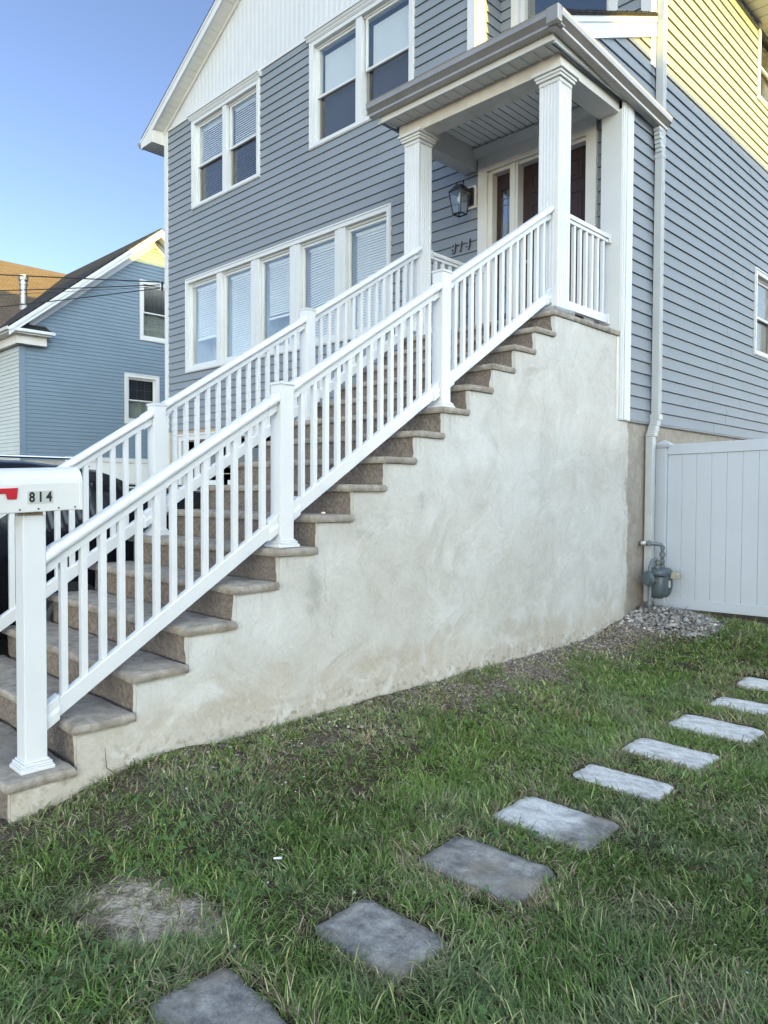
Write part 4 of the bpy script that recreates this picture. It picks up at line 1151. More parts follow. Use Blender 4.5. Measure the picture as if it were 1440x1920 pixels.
# ------------------------------------------------------------------ gas meter
gm = thing('gas_meter', 'grey gas meter with pipes on the gravel at the foundation', 'gas meter', (.17, 7.18, .35))
cx, cy = .19, 7.14
MX, MY, MZ = .20, 7.30, .66
b = MB()
def ell(c, rx, ry, rz_, n=20, m=12, pw=1.0):
    k = len(b.v)
    for i in range(m+1):
        ph = -math.pi/2+math.pi*i/m
        for j in range(n):
            a = 2*math.pi*j/n; cx_ = math.copysign(abs(math.cos(a))**pw, math.cos(a)); sx_ = math.copysign(abs(math.sin(a))**pw, math.sin(a))
            cp_ = math.cos(ph)**.6
            b.v.append((c[0]+rx*cx_*cp_, c[1]+ry*sx_*cp_, c[2]+rz_*math.sin(ph)))
    for i in range(m):
        for j in range(n):
            a1 = k+i*n+j; b1 = k+i*n+(j+1) % n; b.f.append((a1, b1, b1+n, a1+n))
ell((MX, MY-.045, MZ-.03), .095, .085, .155, pw=.75); ell((MX, MY+.06, MZ-.03), .095, .085, .155, pw=.75)
b.build('body', METER, gm, smooth=True)
b = MB(); ell((MX, MY, MZ+.075), .105, .15, .055, pw=.7); b.build('top_cover', METER, gm, smooth=True)
MB().box(MX-.10, MX+.10, MY-.14, MY+.15, MZ+.055, MZ+.068).build('flange', METER, gm, .01)
MB().box(MX+.09, MX+.17, MY+.03, MY+.13, MZ+.015, MZ+.085).build('index_box', simple('index_housing', (.33, .33, .27), .4, .15, 20), gm, .008)
MB().box(MX+.092, MX+.096, MY-.01, MY+.03, MZ-.07, MZ+.0).build('label_plate', NUMP, gm)
pp = MB()
r = .019
pp.tube([(MX, MY+.05, MZ+.11), (MX, MY+.05, MZ+.33), (MX-.01, MY+.04, MZ+.355), (MX-.04, MY, MZ+.365), (.0, MY-.06, MZ+.37)], r, 10)
pp.tube([(MX, MY-.06, MZ+.11), (MX, MY-.06, MZ+.19), (MX-.01, MY-.09, MZ+.215), (MX-.02, MY-.14, MZ+.20), (MX-.03, MY-.17, MZ+.14), (MX-.03, MY-.17, MZ+.02)], r, 10)
pp.tube([(MX-.03, MY-.17, MZ-.02), (MX-.03, MY-.17, MZ-.40)], r*1.05, 10)
pp.tube([(MX, MY-.06, MZ+.185), (MX, MY+.05, MZ+.185)], r*.8, 10)
pp.build('pipe', PIPE, gm, smooth=True)
ft = MB()
for c, ax, rr, hh in (((MX, MY+.05, MZ+.235), (0, 0, 1), .026, .04), ((MX, MY+.05, MZ+.12), (0, 0, 1), .024, .03), ((MX, MY-.06, MZ+.12), (0, 0, 1), .024, .03),
                      ((MX, MY+.05, MZ+.165), (0, 0, 1), .022, .04), ((MX, MY-.06, MZ+.165), (0, 0, 1), .022, .04), ((MX-.03, MY-.17, MZ-.24), (0, 0, 1), .025, .035), ((MX, MY+.05, MZ+.31), (0, 0, 1), .02, .03)):
    ft.lathe((c[0], c[1], c[2]), ax, [(0, rr*1.2), (hh, rr*1.2)], 8)
ft.lathe((MX-.09, MY-.01, MZ+.367), (-.8, -.25, 0), [(0, .022), (.06, .022)], 10); ft.lathe((MX-.11, MY-.03, MZ+.34), (0, 0, 1), [(0, .014), (.06, .014)], 8)
ft.build('fitting', PIPE, gm)
MB().tube([(.02, MY-.055, MZ+.37), (.065, MY-.045, MZ+.37)], .019, 10).build('wall_sleeve', TRIM, gm, smooth=True)
rg = MB(); rg.lathe((MX-.02, MY-.235, MZ+.03), (.35, 1, 0), [(-.03, .03), (-.028, .062), (-.008, .066), (.0, .078), (.008, .078), (.012, .066), (.03, .05), (.05, .02)], 20)
rg.build('regulator', METER, gm, smooth=False)
MB().tube([(MX-.02, MY-.2, MZ+.03), (MX+.01, MY-.12, MZ+.0), (MX+.02, MY-.07, MZ-.0)], .017, 8).build('link_pipe', PIPE, gm, smooth=True)

# ------------------------------------------------------------------ stepping stones
SP = [(-.02, .62, .30, .50, -.02), (1.60, 1.17, .29, .41, -4), (1.64, 1.79, .28, .40, 2), (1.62, 2.43, .32, .49, 5), (1.60, 3.00, .34, .50, 3), (1.60, 3.67, .24, .48, 2),
      (1.60, 4.27, .30, .48, 1), (1.62, 4.95, .33, .52, -1), (1.62, 5.60, .30, .50, 2), (1.60, 6.25, .28, .50, 0)]
LAB = [None, 'grey stepping stone cut off by the bottom of the picture, nearest of the row', 'dark grey stepping stone, second of the row from the bottom of the picture',
       'mottled grey and tan stepping stone, third of the row, below the half white one', 'stepping stone white at one end and grey at the other, fourth of the row',
       'white flaked stepping stone, fifth of the row, above the half grey one', 'white stepping stone with small dark spot and raised edge, sixth of the row', 'broad white stepping stone, seventh of the row from the bottom',
       'white stepping stone cut by the right picture edge, eighth of the row', 'farthest stepping stone, small white sliver at the right picture edge']
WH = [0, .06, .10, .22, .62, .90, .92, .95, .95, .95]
def step_stone(i):
    cx, cy, dy, dx, rot = SP[i]; r = random.Random(50+i); pts = []; n = 44
    for k in range(n):
        a = 2*math.pi*k/n; ca, sa = math.cos(a), math.sin(a); e = 18.0
        rr = (abs(ca)**e+abs(sa)**e)**(-1/e)
        x = dx/2*ca*rr; y = dy/2*sa*rr
        j = 1+.05*mn.noise(Vector((ca*3, sa*3, i*5.0)))+.05*mn.noise(Vector((ca*8, sa*9, i*5.0)))
        pts.append((x*j, y*j))
    z = float(gh(cx, cy))+.004; bm = bmesh.new(); rings = []
    for s, zz in ((1.0, -.035), (1.0, .0), (.975, .009), (.8, .010), (.7, .010), (.6, .010), (.5, .010), (.4, .010), (.3, .010), (.2, .010), (.1, .010)):
        ring = []
        for (x, y) in pts:
            xx, yy = x*s, y*s
            d = mn.noise(Vector((xx*9+i*3, yy*9, 1)))*.006+mn.noise(Vector((xx*28+i*3, yy*28, 1)))*.003
            ring.append(bm.verts.new((xx, yy, zz+(d if zz > 0 else 0))))
        rings.append(ring)
    for a, b in zip(rings[:-1], rings[1:]):
        for k in range(n): bm.faces.new((a[k], a[(k+1) % n], b[(k+1) % n], b[k]))
    bm.faces.new(rings[-1])
    me = bpy.data.meshes.new('stepping_stone'); bm.to_mesh(me); bm.free(); me.materials.append(PAVER)
    for p in me.polygons: p.use_smooth = True
    o = bpy.data.objects.new('stepping_stone', me); C.objects.link(o); o.location = (cx, cy, z); o.rotation_euler = (0, 0, R(rot))
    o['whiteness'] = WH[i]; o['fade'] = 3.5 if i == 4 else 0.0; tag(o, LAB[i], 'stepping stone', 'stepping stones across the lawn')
for i in range(1, len(SP)): step_stone(i)

# ------------------------------------------------------------------ grass
def in_stone(x, y, grow=0.0):
    m = np.zeros(x.shape, bool)
    for (cx, cy, dy, dx, rot) in SP[1:]:
        c, s = math.cos(R(rot)), math.sin(R(rot)); X = (x-cx)*c+(y-cy)*s; Y = -(x-cx)*s+(y-cy)*c
        m |= (np.abs(X) < dx/2+grow) & (np.abs(Y) < dy/2+grow)
    return m
def bare(x, y):
    """0..1 how bare the lawn is."""
    nz = vnoise(x, y, 2.6, 5)-.5; n2 = vnoise(x, y, 8, 6)-.5; b_ = np.zeros(x.shape)
    s = x+nz*.55+n2*.25
    b_ = np.maximum(b_, (1-sst(.30, .85, s))*sst(1.9, 2.7, y)*(.66-.2*sst(3.0, 3.3, y)*(1-sst(3.6, 3.9, y))))
    b_ = np.maximum(b_, (1-sst(.32, .85, s))*sst(4.0, 4.8, y)*.93*(1-sst(6.9, 7.2, y)))
    b_ = b_*(1-.75*sst(.55, .72, vnoise(x, y, 1.6, 91))*(1-sst(5.6, 6.4, y)))
    b_ = np.maximum(b_, (1-sst(.05, .45, s))*.4)
    d = (x-1.0-.5*(y-1.30))**2*2.2+2.2*(y-1.30)**2; b_ = np.maximum(b_, .93*(1-sst(.02, .15, d+n2*.10+nz*.06)))
    d = (x-2.65)**2*2+(y-3.25)**2; b_ = np.maximum(b_, .75*(1-sst(.01, .16, d+n2*.05)))
    d = (x-.75)**2+((y-7.0)*1.4)**2
    b_ = np.maximum(b_, .98*(1-sst(.12, .34, ((x-.22)*.85)**2+((y-7.15)*1.1)**2)))
    return np.clip(b_, 0, 1)
def build_grass():
    tufts = []
    A = []
    def scatter(n, f):
        x = rng.uniform(-.02, 4.6, n); y = rng.uniform(.35, 7.66, n); return x, y
    n0 = 95000
    x, y = scatter(n0, None)
    vis = x < 3.4-.30*y+1.5
    vis &= ((x > .0) | (y < 1.05))
    d = np.hypot(x-3.4, y)
    keep = rng.random(n0) < np.clip(1.25-.10*d, .35, 1)
    bb = bare(x, y); cover = vnoise(x, y, 5, 9)
    keep &= rng.random(n0) < (1-bb)*(.55+.6*cover)+.035
    m = vis & keep & ~in_stone(x, y, .0)
    x, y = x[m], y[m]; bb = bb[m]
    nt_ = len(x)
    per = rng.integers(5, 12, nt_)
    idx = np.repeat(np.arange(nt_), per); n = len(idx)
    tx, ty_ = x[idx], y[idx]; b_ = bb[idx]
    az = rng.uniform(0, 2*np.pi, n)
    # shared lean of a clump
    caz = vnoise(tx, ty_, 2.2, 21)*4*np.pi; az = np.where(rng.random(n) < .38, caz+rng.normal(0, .5, n), az)
    rad = rng.uniform(0, .022, n); bx_ = tx+np.cos(az)*rad; by_ = ty_+np.sin(az)*rad
    dist = np.hypot(bx_-3.4, by_)
    tall = .75+.55*vnoise(tx, ty_, 1.7, 31)
    L = rng.gamma(5, .0084, n)*tall*(1-.4*b_); L = np.clip(L, .018, .125)
    lean = np.clip(rng.normal(1.25, .5, n), .1, 2.4)
    curv = rng.uniform(.3, 1.7, n)
    w0 = rng.uniform(.0013, .0031, n)*(1+.10*np.maximum(dist-2.5, 0))
    # keep blades from covering the stones too much
    tipx = bx_+np.cos(az)*L*.8; tipy = by_+np.sin(az)*L*.8
    ins = in_stone(tipx, tipy, -.03); ok = ~ins | (rng.random(n) < .30)
    bx_, by_, az, L, lean, curv, w0, b_, tx, ty_ = [q[ok] for q in (bx_, by_, az, L, lean, curv, w0, b_, tx, ty_)]
    n = len(bx_)
    m_ = 26000
    qx = rng.uniform(.0, 3.8, m_); qy = rng.uniform(.5, 7.4, m_); qb = bare(qx, qy)
    kp = (rng.random(m_) < .12+.88*qb) & ~in_stone(qx, qy, -.04) & (rng.random(m_) < np.clip(1.3-.12*np.hypot(qx-3.4, qy), .4, 1))
    qx, qy, qb = qx[kp], qy[kp], qb[kp]; m_ = len(qx)
    bx_ = np.concatenate([bx_, qx]); by_ = np.concatenate([by_, qy]); az = np.concatenate([az, rng.uniform(0, 6.283, m_)])
    L = np.concatenate([L, rng.uniform(.02, .075, m_)]); lean = np.concatenate([lean, np.full(m_, 3.1)]); curv = np.concatenate([curv, rng.uniform(-.3, .25, m_)])
    w0 = np.concatenate([w0, rng.uniform(.0009, .0020, m_)*(1+.10*np.maximum(np.hypot(qx-3.4, qy)-2.5, 0))]); b_ = np.concatenate([b_, np.full(m_, 9.0)]); tx = np.concatenate([tx, qx]); ty_ = np.concatenate([ty_, qy])
    n = len(bx_)
    T_ = np.array([0, .33, .68, 1.0]); Wd = np.array([1, .95, .65, .06])
    bz = gh(bx_, by_)-.006+np.where(b_ > 5, rng.uniform(.010, .030, n)*(1-.6*bare(bx_, by_)), 0)
    px = bx_.copy(); py = by_.copy(); pz = bz.copy(); P3 = []
    ang = lean*.45
    ca, sa = np.cos(az), np.sin(az)
    tw = rng.normal(0, .5, n); sx = -np.sin(az+tw); sy = np.cos(az+tw)
    for i in range(4):
        P3.append((px.copy(), py.copy(), pz.copy()))
        if i < 3:
            sl = L*(T_[i+1]-T_[i]); a = ang+curv*(i/2.2)
            px += ca*np.sin(a)*sl; py += sa*np.sin(a)*sl; pz += np.cos(a)*sl
            pz = np.maximum(pz, bz+.008)
    V = np.zeros((n, 8, 3))
    for i in range(4):
        w_ = w0*Wd[i]
        for s, k in ((-1, 0), (1, 1)):
            V[:, 2*i+k, 0] = P3[i][0]+s*sx*w_; V[:, 2*i+k, 1] = P3[i][1]+s*sy*w_; V[:, 2*i+k, 2] = P3[i][2]
    base = (np.arange(n)*8)[:, None]
    F = np.concatenate([base+np.array([[0, 1, 3, 2]]), base+np.array([[2, 3, 5, 4]]), base+np.array([[4, 5, 7, 6]])], 1).reshape(-1, 4)
    # colour per blade
    h1 = vnoise(tx, ty_, 1.3, 41); h2 = vnoise(tx, ty_, 4.5, 42); r1 = rng.random(n); r2 = rng.random(n)
    g1 = np.array([.088, .156, .039]); g2 = np.array([.192, .305, .076]); g3 = np.array([.190, .240, .140]); g4 = np.array([.40, .43, .20]); straw = np.array([.46, .40, .29]); brown = np.array([.19, .145, .095])
    t = np.clip(h1*1.1+(r1-.5)*.7, 0, 1)[:, None]; col = g1*(1-t)+g2*t
    bl = np.clip((h2-.45)*2.2+(r2-.5)*.6, 0, 1)[:, None]*.7; col = col*(1-bl)+g3*bl
    q = rng.random(n); near = in_stone(bx_, by_, .06)
    pd_ = .05+.25*sst(.55, .8, vnoise(tx, ty_, 2.7, 63))+.62*b_+.34*near; isd = q < pd_
    mixd = rng.random(n)[:, None]; col = np.where(isd[:, None], straw*mixd+brown*(1-mixd), col)
    yl = (q > .88)[:, None]; col = np.where(yl, g4, col)
    col *= rng.uniform(.6, 1.45, n)[:, None]
    me = bpy.data.meshes.new('grass'); me.vertices.add(n*8); me.vertices.foreach_set('co', V.reshape(-1))
    me.loops.add(len(F)*4); me.loops.foreach_set('vertex_index', F.reshape(-1).astype(np.int32))
    me.polygons.add(len(F)); me.polygons.foreach_set('loop_start', (np.arange(len(F))*4).astype(np.int32))
    me.polygons.foreach_set('loop_total', np.full(len(F), 4, np.int32)); me.update(calc_edges=True)
    at = me.attributes.new('col', 'FLOAT_COLOR', 'POINT')
    grad = np.array([.55, .55, .85, .85, 1.0, 1.0, 1.1, 1.1])*0+1
    cc = np.ones((n, 8, 4)); cc[:, :, :3] = col[:, None, :]*grad[None, :, None]
    at.data.foreach_set('color', cc.reshape(-1))
    me.materials.append(GRASS)
    for a in ('use_smooth',): me.polygons.foreach_set(a, np.ones(len(F), bool))
    o = bpy.data.objects.new('grass', me); C.objects.link(o)
    tag(o, 'green lawn grass with some dry straw coloured blades in front of the stairs', 'grass', kind='stuff')
    print('blades', n)
build_grass()

def build_clover():
    n = 9000; x = rng.uniform(.1, 4.2, n); y = rng.uniform(.5, 7.2, n)
    k = (vnoise(x, y, 1.9, 77)+.25*vnoise(x, y, 7, 78) > .80) & ~in_stone(x, y, .02) & (bare(x, y) < .5) & (x < 3.4-.30*y+1.5)
    x, y = x[k], y[k]; n = len(x); r = rng.uniform(.004, .0095, n); z = gh(x, y)+rng.uniform(.02, .048, n)
    a0 = rng.uniform(0, 6.28, n); tx, ty2 = rng.normal(0, .35, n), rng.normal(0, .35, n); V = []; F = []
    for l in range(3):
        a = a0+l*2.094; cx = x+np.cos(a)*r*.95; cy = y+np.sin(a)*r*.95; c0 = len(V)*n if False else None
        P_ = np.zeros((n, 6, 3))
        for j in range(6):
            q = j*math.pi/3; dx, dy = np.cos(q+a)*r, np.sin(q+a)*r*.85
            P_[:, j, 0] = cx+dx; P_[:, j, 1] = cy+dy; P_[:, j, 2] = z+(cx+dx-x)*tx+(cy+dy-y)*ty2
        V.append(P_)
    V = np.stack(V, 1).reshape(-1, 3); F = np.arange(len(V)).reshape(-1, 6)
    me = bpy.data.meshes.new('clover'); me.from_pydata(V.tolist(), [], F.tolist()); me.update()
    at = me.attributes.new('col', 'FLOAT_COLOR', 'POINT'); c = np.array([.085, .165, .055])*rng.uniform(.7, 1.35, (n, 1)); cc = np.ones((n, 18, 4)); cc[:, :, :3] = c[:, None, :]
    at.data.foreach_set('color', cc.reshape(-1)); me.materials.append(GRASS)
    o = bpy.data.objects.new('clover', me); C.objects.link(o); tag(o, 'small clover leaves in clumps among the lawn grass', 'clover', kind='stuff')
build_clover()
# ------------------------------------------------------------------ pebbles and dry litter
def pebbles(name, xs, ys, sizes, cols, label, cat, zoff=0, flat=.6, zs=None):
    ico = bmesh.new(); bmesh.ops.create_icosphere(ico, subdivisions=1, radius=1); bv_ = np.array([v.co[:] for v in ico.verts]); ico.verts.index_update()
    bf = np.array([[v.index for v in f.verts] for f in ico.faces]); ico.free()
    n = len(xs); V = np.zeros((n, len(bv_), 3)); 
    for i in range(n):
        s = sizes[i]; sc = np.array([1, rng.uniform(.6, 1), rng.uniform(.4, .8)*flat/.6])*s
        q = (bv_+rng.normal(0, .13, bv_.shape))*sc; a = rng.uniform(0, 6.28); c, sn = math.cos(a), math.sin(a)
        tl = rng.normal(0, .4); 
        X = q[:, 0]*c-q[:, 1]*sn; Y = q[:, 0]*sn+q[:, 1]*c; Z = q[:, 2]+X*math.sin(tl)*.5
        z = (zs[i] if zs is not None else float(gh(xs[i], ys[i])))+zoff
        V[i, :, 0] = X+xs[i]; V[i, :, 1] = Y+ys[i]; V[i, :, 2] = Z+z
    F = (np.arange(n)*len(bv_))[:, None, None]+bf[None]
    me = bpy.data.meshes.new(name); me.from_pydata(V.reshape(-1, 3).tolist(), [], F.reshape(-1, 3).tolist()); me.update()
    at = me.attributes.new('col', 'FLOAT_COLOR', 'POINT'); cc = np.ones((n, len(bv_), 4)); cc[:, :, :3] = np.array(cols)[:, None, :]
    at.data.foreach_set('color', cc.reshape(-1)); me.materials.append(PEB)
    o = bpy.data.objects.new(name, me); C.objects.link(o); tag(o, label, cat, kind='stuff')
# gravel heap at the meter
n = 2600; th = rng.uniform(0, 6.28, n); rr = np.sqrt(rng.random(n))*(1+.45*rng.random(n)**4)
gx_ = .34+rr*np.cos(th)*.50; gy_ = 7.20+rr*np.sin(th)*.40
m = (gx_ > .01) & (gy_ < 7.66); gx_, gy_, rr = gx_[m], gy_[m], rr[m]
hz = gh(gx_, gy_)+.065*np.maximum(1-rr**2, 0)*rng.random(len(rr))+.002
base = rng.gamma(6, .042, len(rr)).clip(.06, .6); tn_ = rng.uniform(-.04, .06, len(rr)); cols = np.stack([base*(1+tn_), base*.985, base*(1-tn_*1.4)], 1)
pebbles('gravel_heap', gx_, gy_, rng.gamma(7, .0021, len(rr)).clip(.006, .032), cols, 'heap of grey gravel around the foot of the gas meter', 'gravel', zs=hz)
# small chips strewn along the wall and lawn
n = 6500; cy_ = rng.uniform(1.9, 7.3, n); cx_ = np.abs(rng.normal(0, .24, n))+.015
keep = rng.random(n) < np.where(cy_ > 4.2, 1, .42); cx_, cy_ = cx_[keep], cy_[keep]; n = len(cx_)
b_ = rng.gamma(5, .052, n).clip(.07, .55); b_ = np.where(rng.random(n) < .04, .66, b_)
cols = np.stack([b_, b_*.91, b_*.84], 1)
pebbles('gravel_chips', cx_, cy_, rng.gamma(4, .0011, n)+.0012, cols, 'pinkish stone chips scattered on bare soil along the stucco wall', 'gravel', .003)
n = 240; cx_ = rng.uniform(.05, 3.0, n); cy_ = rng.uniform(.8, 7, n); b_ = rng.uniform(.4, .75, n)
m = ~in_stone(cx_, cy_, .02); cx_, cy_, b_ = cx_[m], cy_[m], b_[m]
pebbles('white_chips', cx_, cy_, rng.uniform(.003, .008, len(cx_)), np.stack([b_, b_*.97, b_*.92], 1), 'sparse tiny white stone chips among the grass', 'stone chips', .012)

# small pebble on a tread, twig by the wall, cigarette end in the lawn
pbl = MB(); pbl.lathe((-.09, 3.03, zt_(6)+.001), (0, 0, 1), [(0, .010), (.006, .016), (.012, .012), (.016, .004)], 9)
tag(pbl.build('pebble', simple('pale_pebble', (.62, .55, .47), .8, .1, 40), None), 'small pale pebble lying on a tread above the middle post', 'pebble')
tw = MB(); tw.tube([(.13, 1.62, .12), (.115, 1.585, .20), (.06, 1.55, .235), (.055, 1.545, .33)], [.003, .003, .0025, .001], 6)
tag(tw.build('twig', simple('twig_bark', (.06, .045, .035), .9, .2), None), 'dark bent twig leaning against the stucco wall near the bottom steps', 'twig')
cg = MB(); zc_ = float(gh(1.02, 1.84))+.028; cg.tube([(.985, 1.83, zc_), (1.012, 1.852, zc_+.004)], .0045, 10)
tag(cg.build('cigarette_end', simple('white_paper', (.75, .74, .72), .8, .05), None), 'small white cigarette end lying in the grass', 'litter')

# ------------------------------------------------------------------ left neighbour
nb = thing('neighbour_house', 'blue clapboard house with dark roof and white gable trim at the left', 'house', (-18, 12, 0))
NY0, NS = 6.83, .825
def nz_(y): return 5.76+NS*(y-7.265)     # underside of the rake trim on the gable wall
NR = 10.5
NW1 = (10.03, 11.35, 5.75, 7.44); NW2 = (9.57, 10.62, 3.385, 4.79)
def nclip(z):
    yl = max(NY0, 7.265+(z-5.76)/NS); return (yl, 2*NR-yl)
siding(TN, NY0, 2*NR-NY0, 2.3, nz_(NR), [NW1, NW2], expo=.098, lip=.012, clip=nclip).build('gable_wall', SIDN, nb)
MB().box(-16.09, -16.0, NY0, 19.5, 0, 2.32).build('foundation', CONC, nb)
MB(TN).box(NY0-.02, NY0+.13, 0, .03, 2.3, 5.12).build('corner_board', SIDN, nb)
siding(lambda u, d, z: (u, NY0-d, z), -34, -16.0, 0.1, 5.12, expo=.098, lip=.012).build('front_wall', SIDP, nb)
double_hung(TN, NW1, 1, nb, shade='curtain', crown=False, cas=.11, screens=False)
double_hung(TN, NW2, 1, nb, shade='curtain', crown=False, cas=.11, grid=True, screens=False)
# garage under
g = MB(TN); g.box(7.93, 15, 0, .04, 2.30, 2.42); g.box(7.93, 8.05, 0, .04, 0, 2.30); g.build('garage_frame', TRIM, nb)
g = MB(TN)
for i in range(4): g.box(8.05, 15, .006, .02, 2.29-(i+1)*.56+.01, 2.29-i*.56)
g.build('garage_door', GAR, nb)
# roofs: wing with ridge along X; main roof with ridge along Y
ZE = nz_(6.4)+.32
def nroof(y): return nz_(y)+.40
XM2 = -22.0; ZM2 = nroof(NR)-.0
def slab(mb, ps, t=.05): mb.hexa(ps, [(p[0], p[1], p[2]+t) for p in ps])
rf = MB()
wv = NR-6.35
slab(rf, [(-15.6-.8, 6.43, nroof(6.43)), (-15.6, 6.43, nroof(6.43)), (-15.6, NR, nroof(NR)), (XM2, NR, nroof(NR))])
slab(rf, [(-15.6-.8, 2*NR-6.43, nroof(6.43)), (-15.6, 2*NR-6.43, nroof(6.43)), (-15.6, NR, nroof(NR)), (XM2, NR, nroof(NR))])
rf.build('roof', SHK, nb, uvfn=lambda co: (co.x, co.y*1.5))  # same shingles as the main roof; this slope's shade is put into the darker colour
rf = MB(); mm = (nroof(NR)-nroof(6.43))/(XM2+16.4)*-1
xe2 = -15.9; ze2 = ZM2-mm*(xe2-XM2)
slab(rf, [(XM2, 5.2, ZM2), (-16.4, 5.2, nroof(6.43)), (-16.4, 6.43, nroof(6.43)), (XM2, NR, ZM2)])
slab(rf, [(XM2, 5.2, ZM2), (XM2, 20, ZM2), (XM2-5, 20, ZM2-5*mm), (XM2-5, 5.2, ZM2-5*mm)])
rf.build('roof', SHB, nb, uvfn=lambda co: (co.y, co.x*1.5))
rb = MB()
for (x0, x1, t0, t1) in ((-15.64, -15.61, .20, .40), (-15.609, -15.585, .30, .40), (-16.0, -15.97, .0, .20), (-15.969, -15.93, .12, .20)):
    for sgn in (1, -1):
        Yq = lambda y: y if sgn > 0 else 2*NR-y
        ya = 6.46 if x0 > -15.8 else 7.05
        rb.hexa([(x0, Yq(ya), nz_(ya)+t0), (x0, Yq(NR), nz_(NR)+t0), (x0, Yq(NR), nz_(NR)+t1), (x0, Yq(ya), nz_(ya)+t1)],
                [(x1, Yq(ya), nz_(ya)+t0), (x1, Yq(NR), nz_(NR)+t0), (x1, Yq(NR), nz_(NR)+t1), (x1, Yq(ya), nz_(ya)+t1)])
rb.build('rake_board', TRIM, nb)
sf = MB()
for sgn in (1, -1):
    Yq = lambda y: y if sgn > 0 else 2*NR-y
    sf.quad((-16.0, Yq(6.9), nz_(6.9)+.22), (-15.62, Yq(6.9), nz_(6.9)+.22), (-15.62, Yq(NR), nz_(NR)+.22), (-16.0, Yq(NR), nz_(NR)+.22))
sf.build('rake_soffit', TRIM, nb)
# eave return with little roof
er = MB(); er.box(-30, -15.60, 6.40, 7.56, 5.42, 5.50); er.box(-30, -15.66, 6.47, 7.50, 5.38, 5.42)
er.build('eave_return', TRIM, nb, .012)
er = MB(); er.box(-30, -15.80, 6.70, 7.42, 5.16, 5.38); er.build('frieze_board', TRIMC, nb, .005)
er = MB(); er.hexa([(-16.0, 6.52, 5.505), (-15.66, 6.52, 5.505), (-15.66, 7.50, 5.505), (-16.0, 7.50, 5.505)], [(-16.0, 6.75, 5.68), (-15.93, 6.75, 5.68), (-15.93, 7.44, 5.68), (-16.0, 7.44, 5.68)])
er.build('return_roof', SHK, nb)
# vent pipe on the roof
vp = MB(); xv = -18.14; zv = ZM2-mm*(xv-XM2); yv = 7.70
vp.lathe((xv, yv, zv-.1), (0, 0, 1), [(0, .17), (.25, .11), (.28, .095), (.80, .095), (.80, .115), (.86, .115), (.86, .095), (.92, .095), (.92, .13), (1.06, .13), (1.07, .09)], 18)
vp.build('roof_vent', GALV, nb)
# ------------------------------------------------------------------ right neighbour (casts the shade)
rn = thing('right_neighbour_house', 'tall grey house standing right of the lawn, outside the picture', 'house', (27, 6, 0))
RNX = 27.0; RNZ = 5.90+RNX*math.tan(R(SUN_EL))/math.cos(R(SUN_AZ))
siding(lambda u, d, z: (23.2-d, u, z), -14, 26, .3, RNZ-.85).build('side_wall', SIDP, rn)
MB().box(23.2, 30.8, -14, 26, 0, RNZ-.86).build('core_wall', SIDP, rn)
rr_ = MB(); rr_.prism([(22.8, RNZ-.94), (RNX, RNZ-.05), (31.2, RNZ-.94), (31.2, RNZ-.89), (RNX, RNZ), (22.8, RNZ-.89)], lambda p, t: (p[0], t, p[1]), -14.3, 26.3)
rr_.build('roof', SHK, rn, uvfn=lambda co: (co.y, co.x*1.1))
MB().box(26.9, 27.1, 12.9, 13.1, RNZ-.2, RNZ+.10).build('roof_vent', GALV, rn)

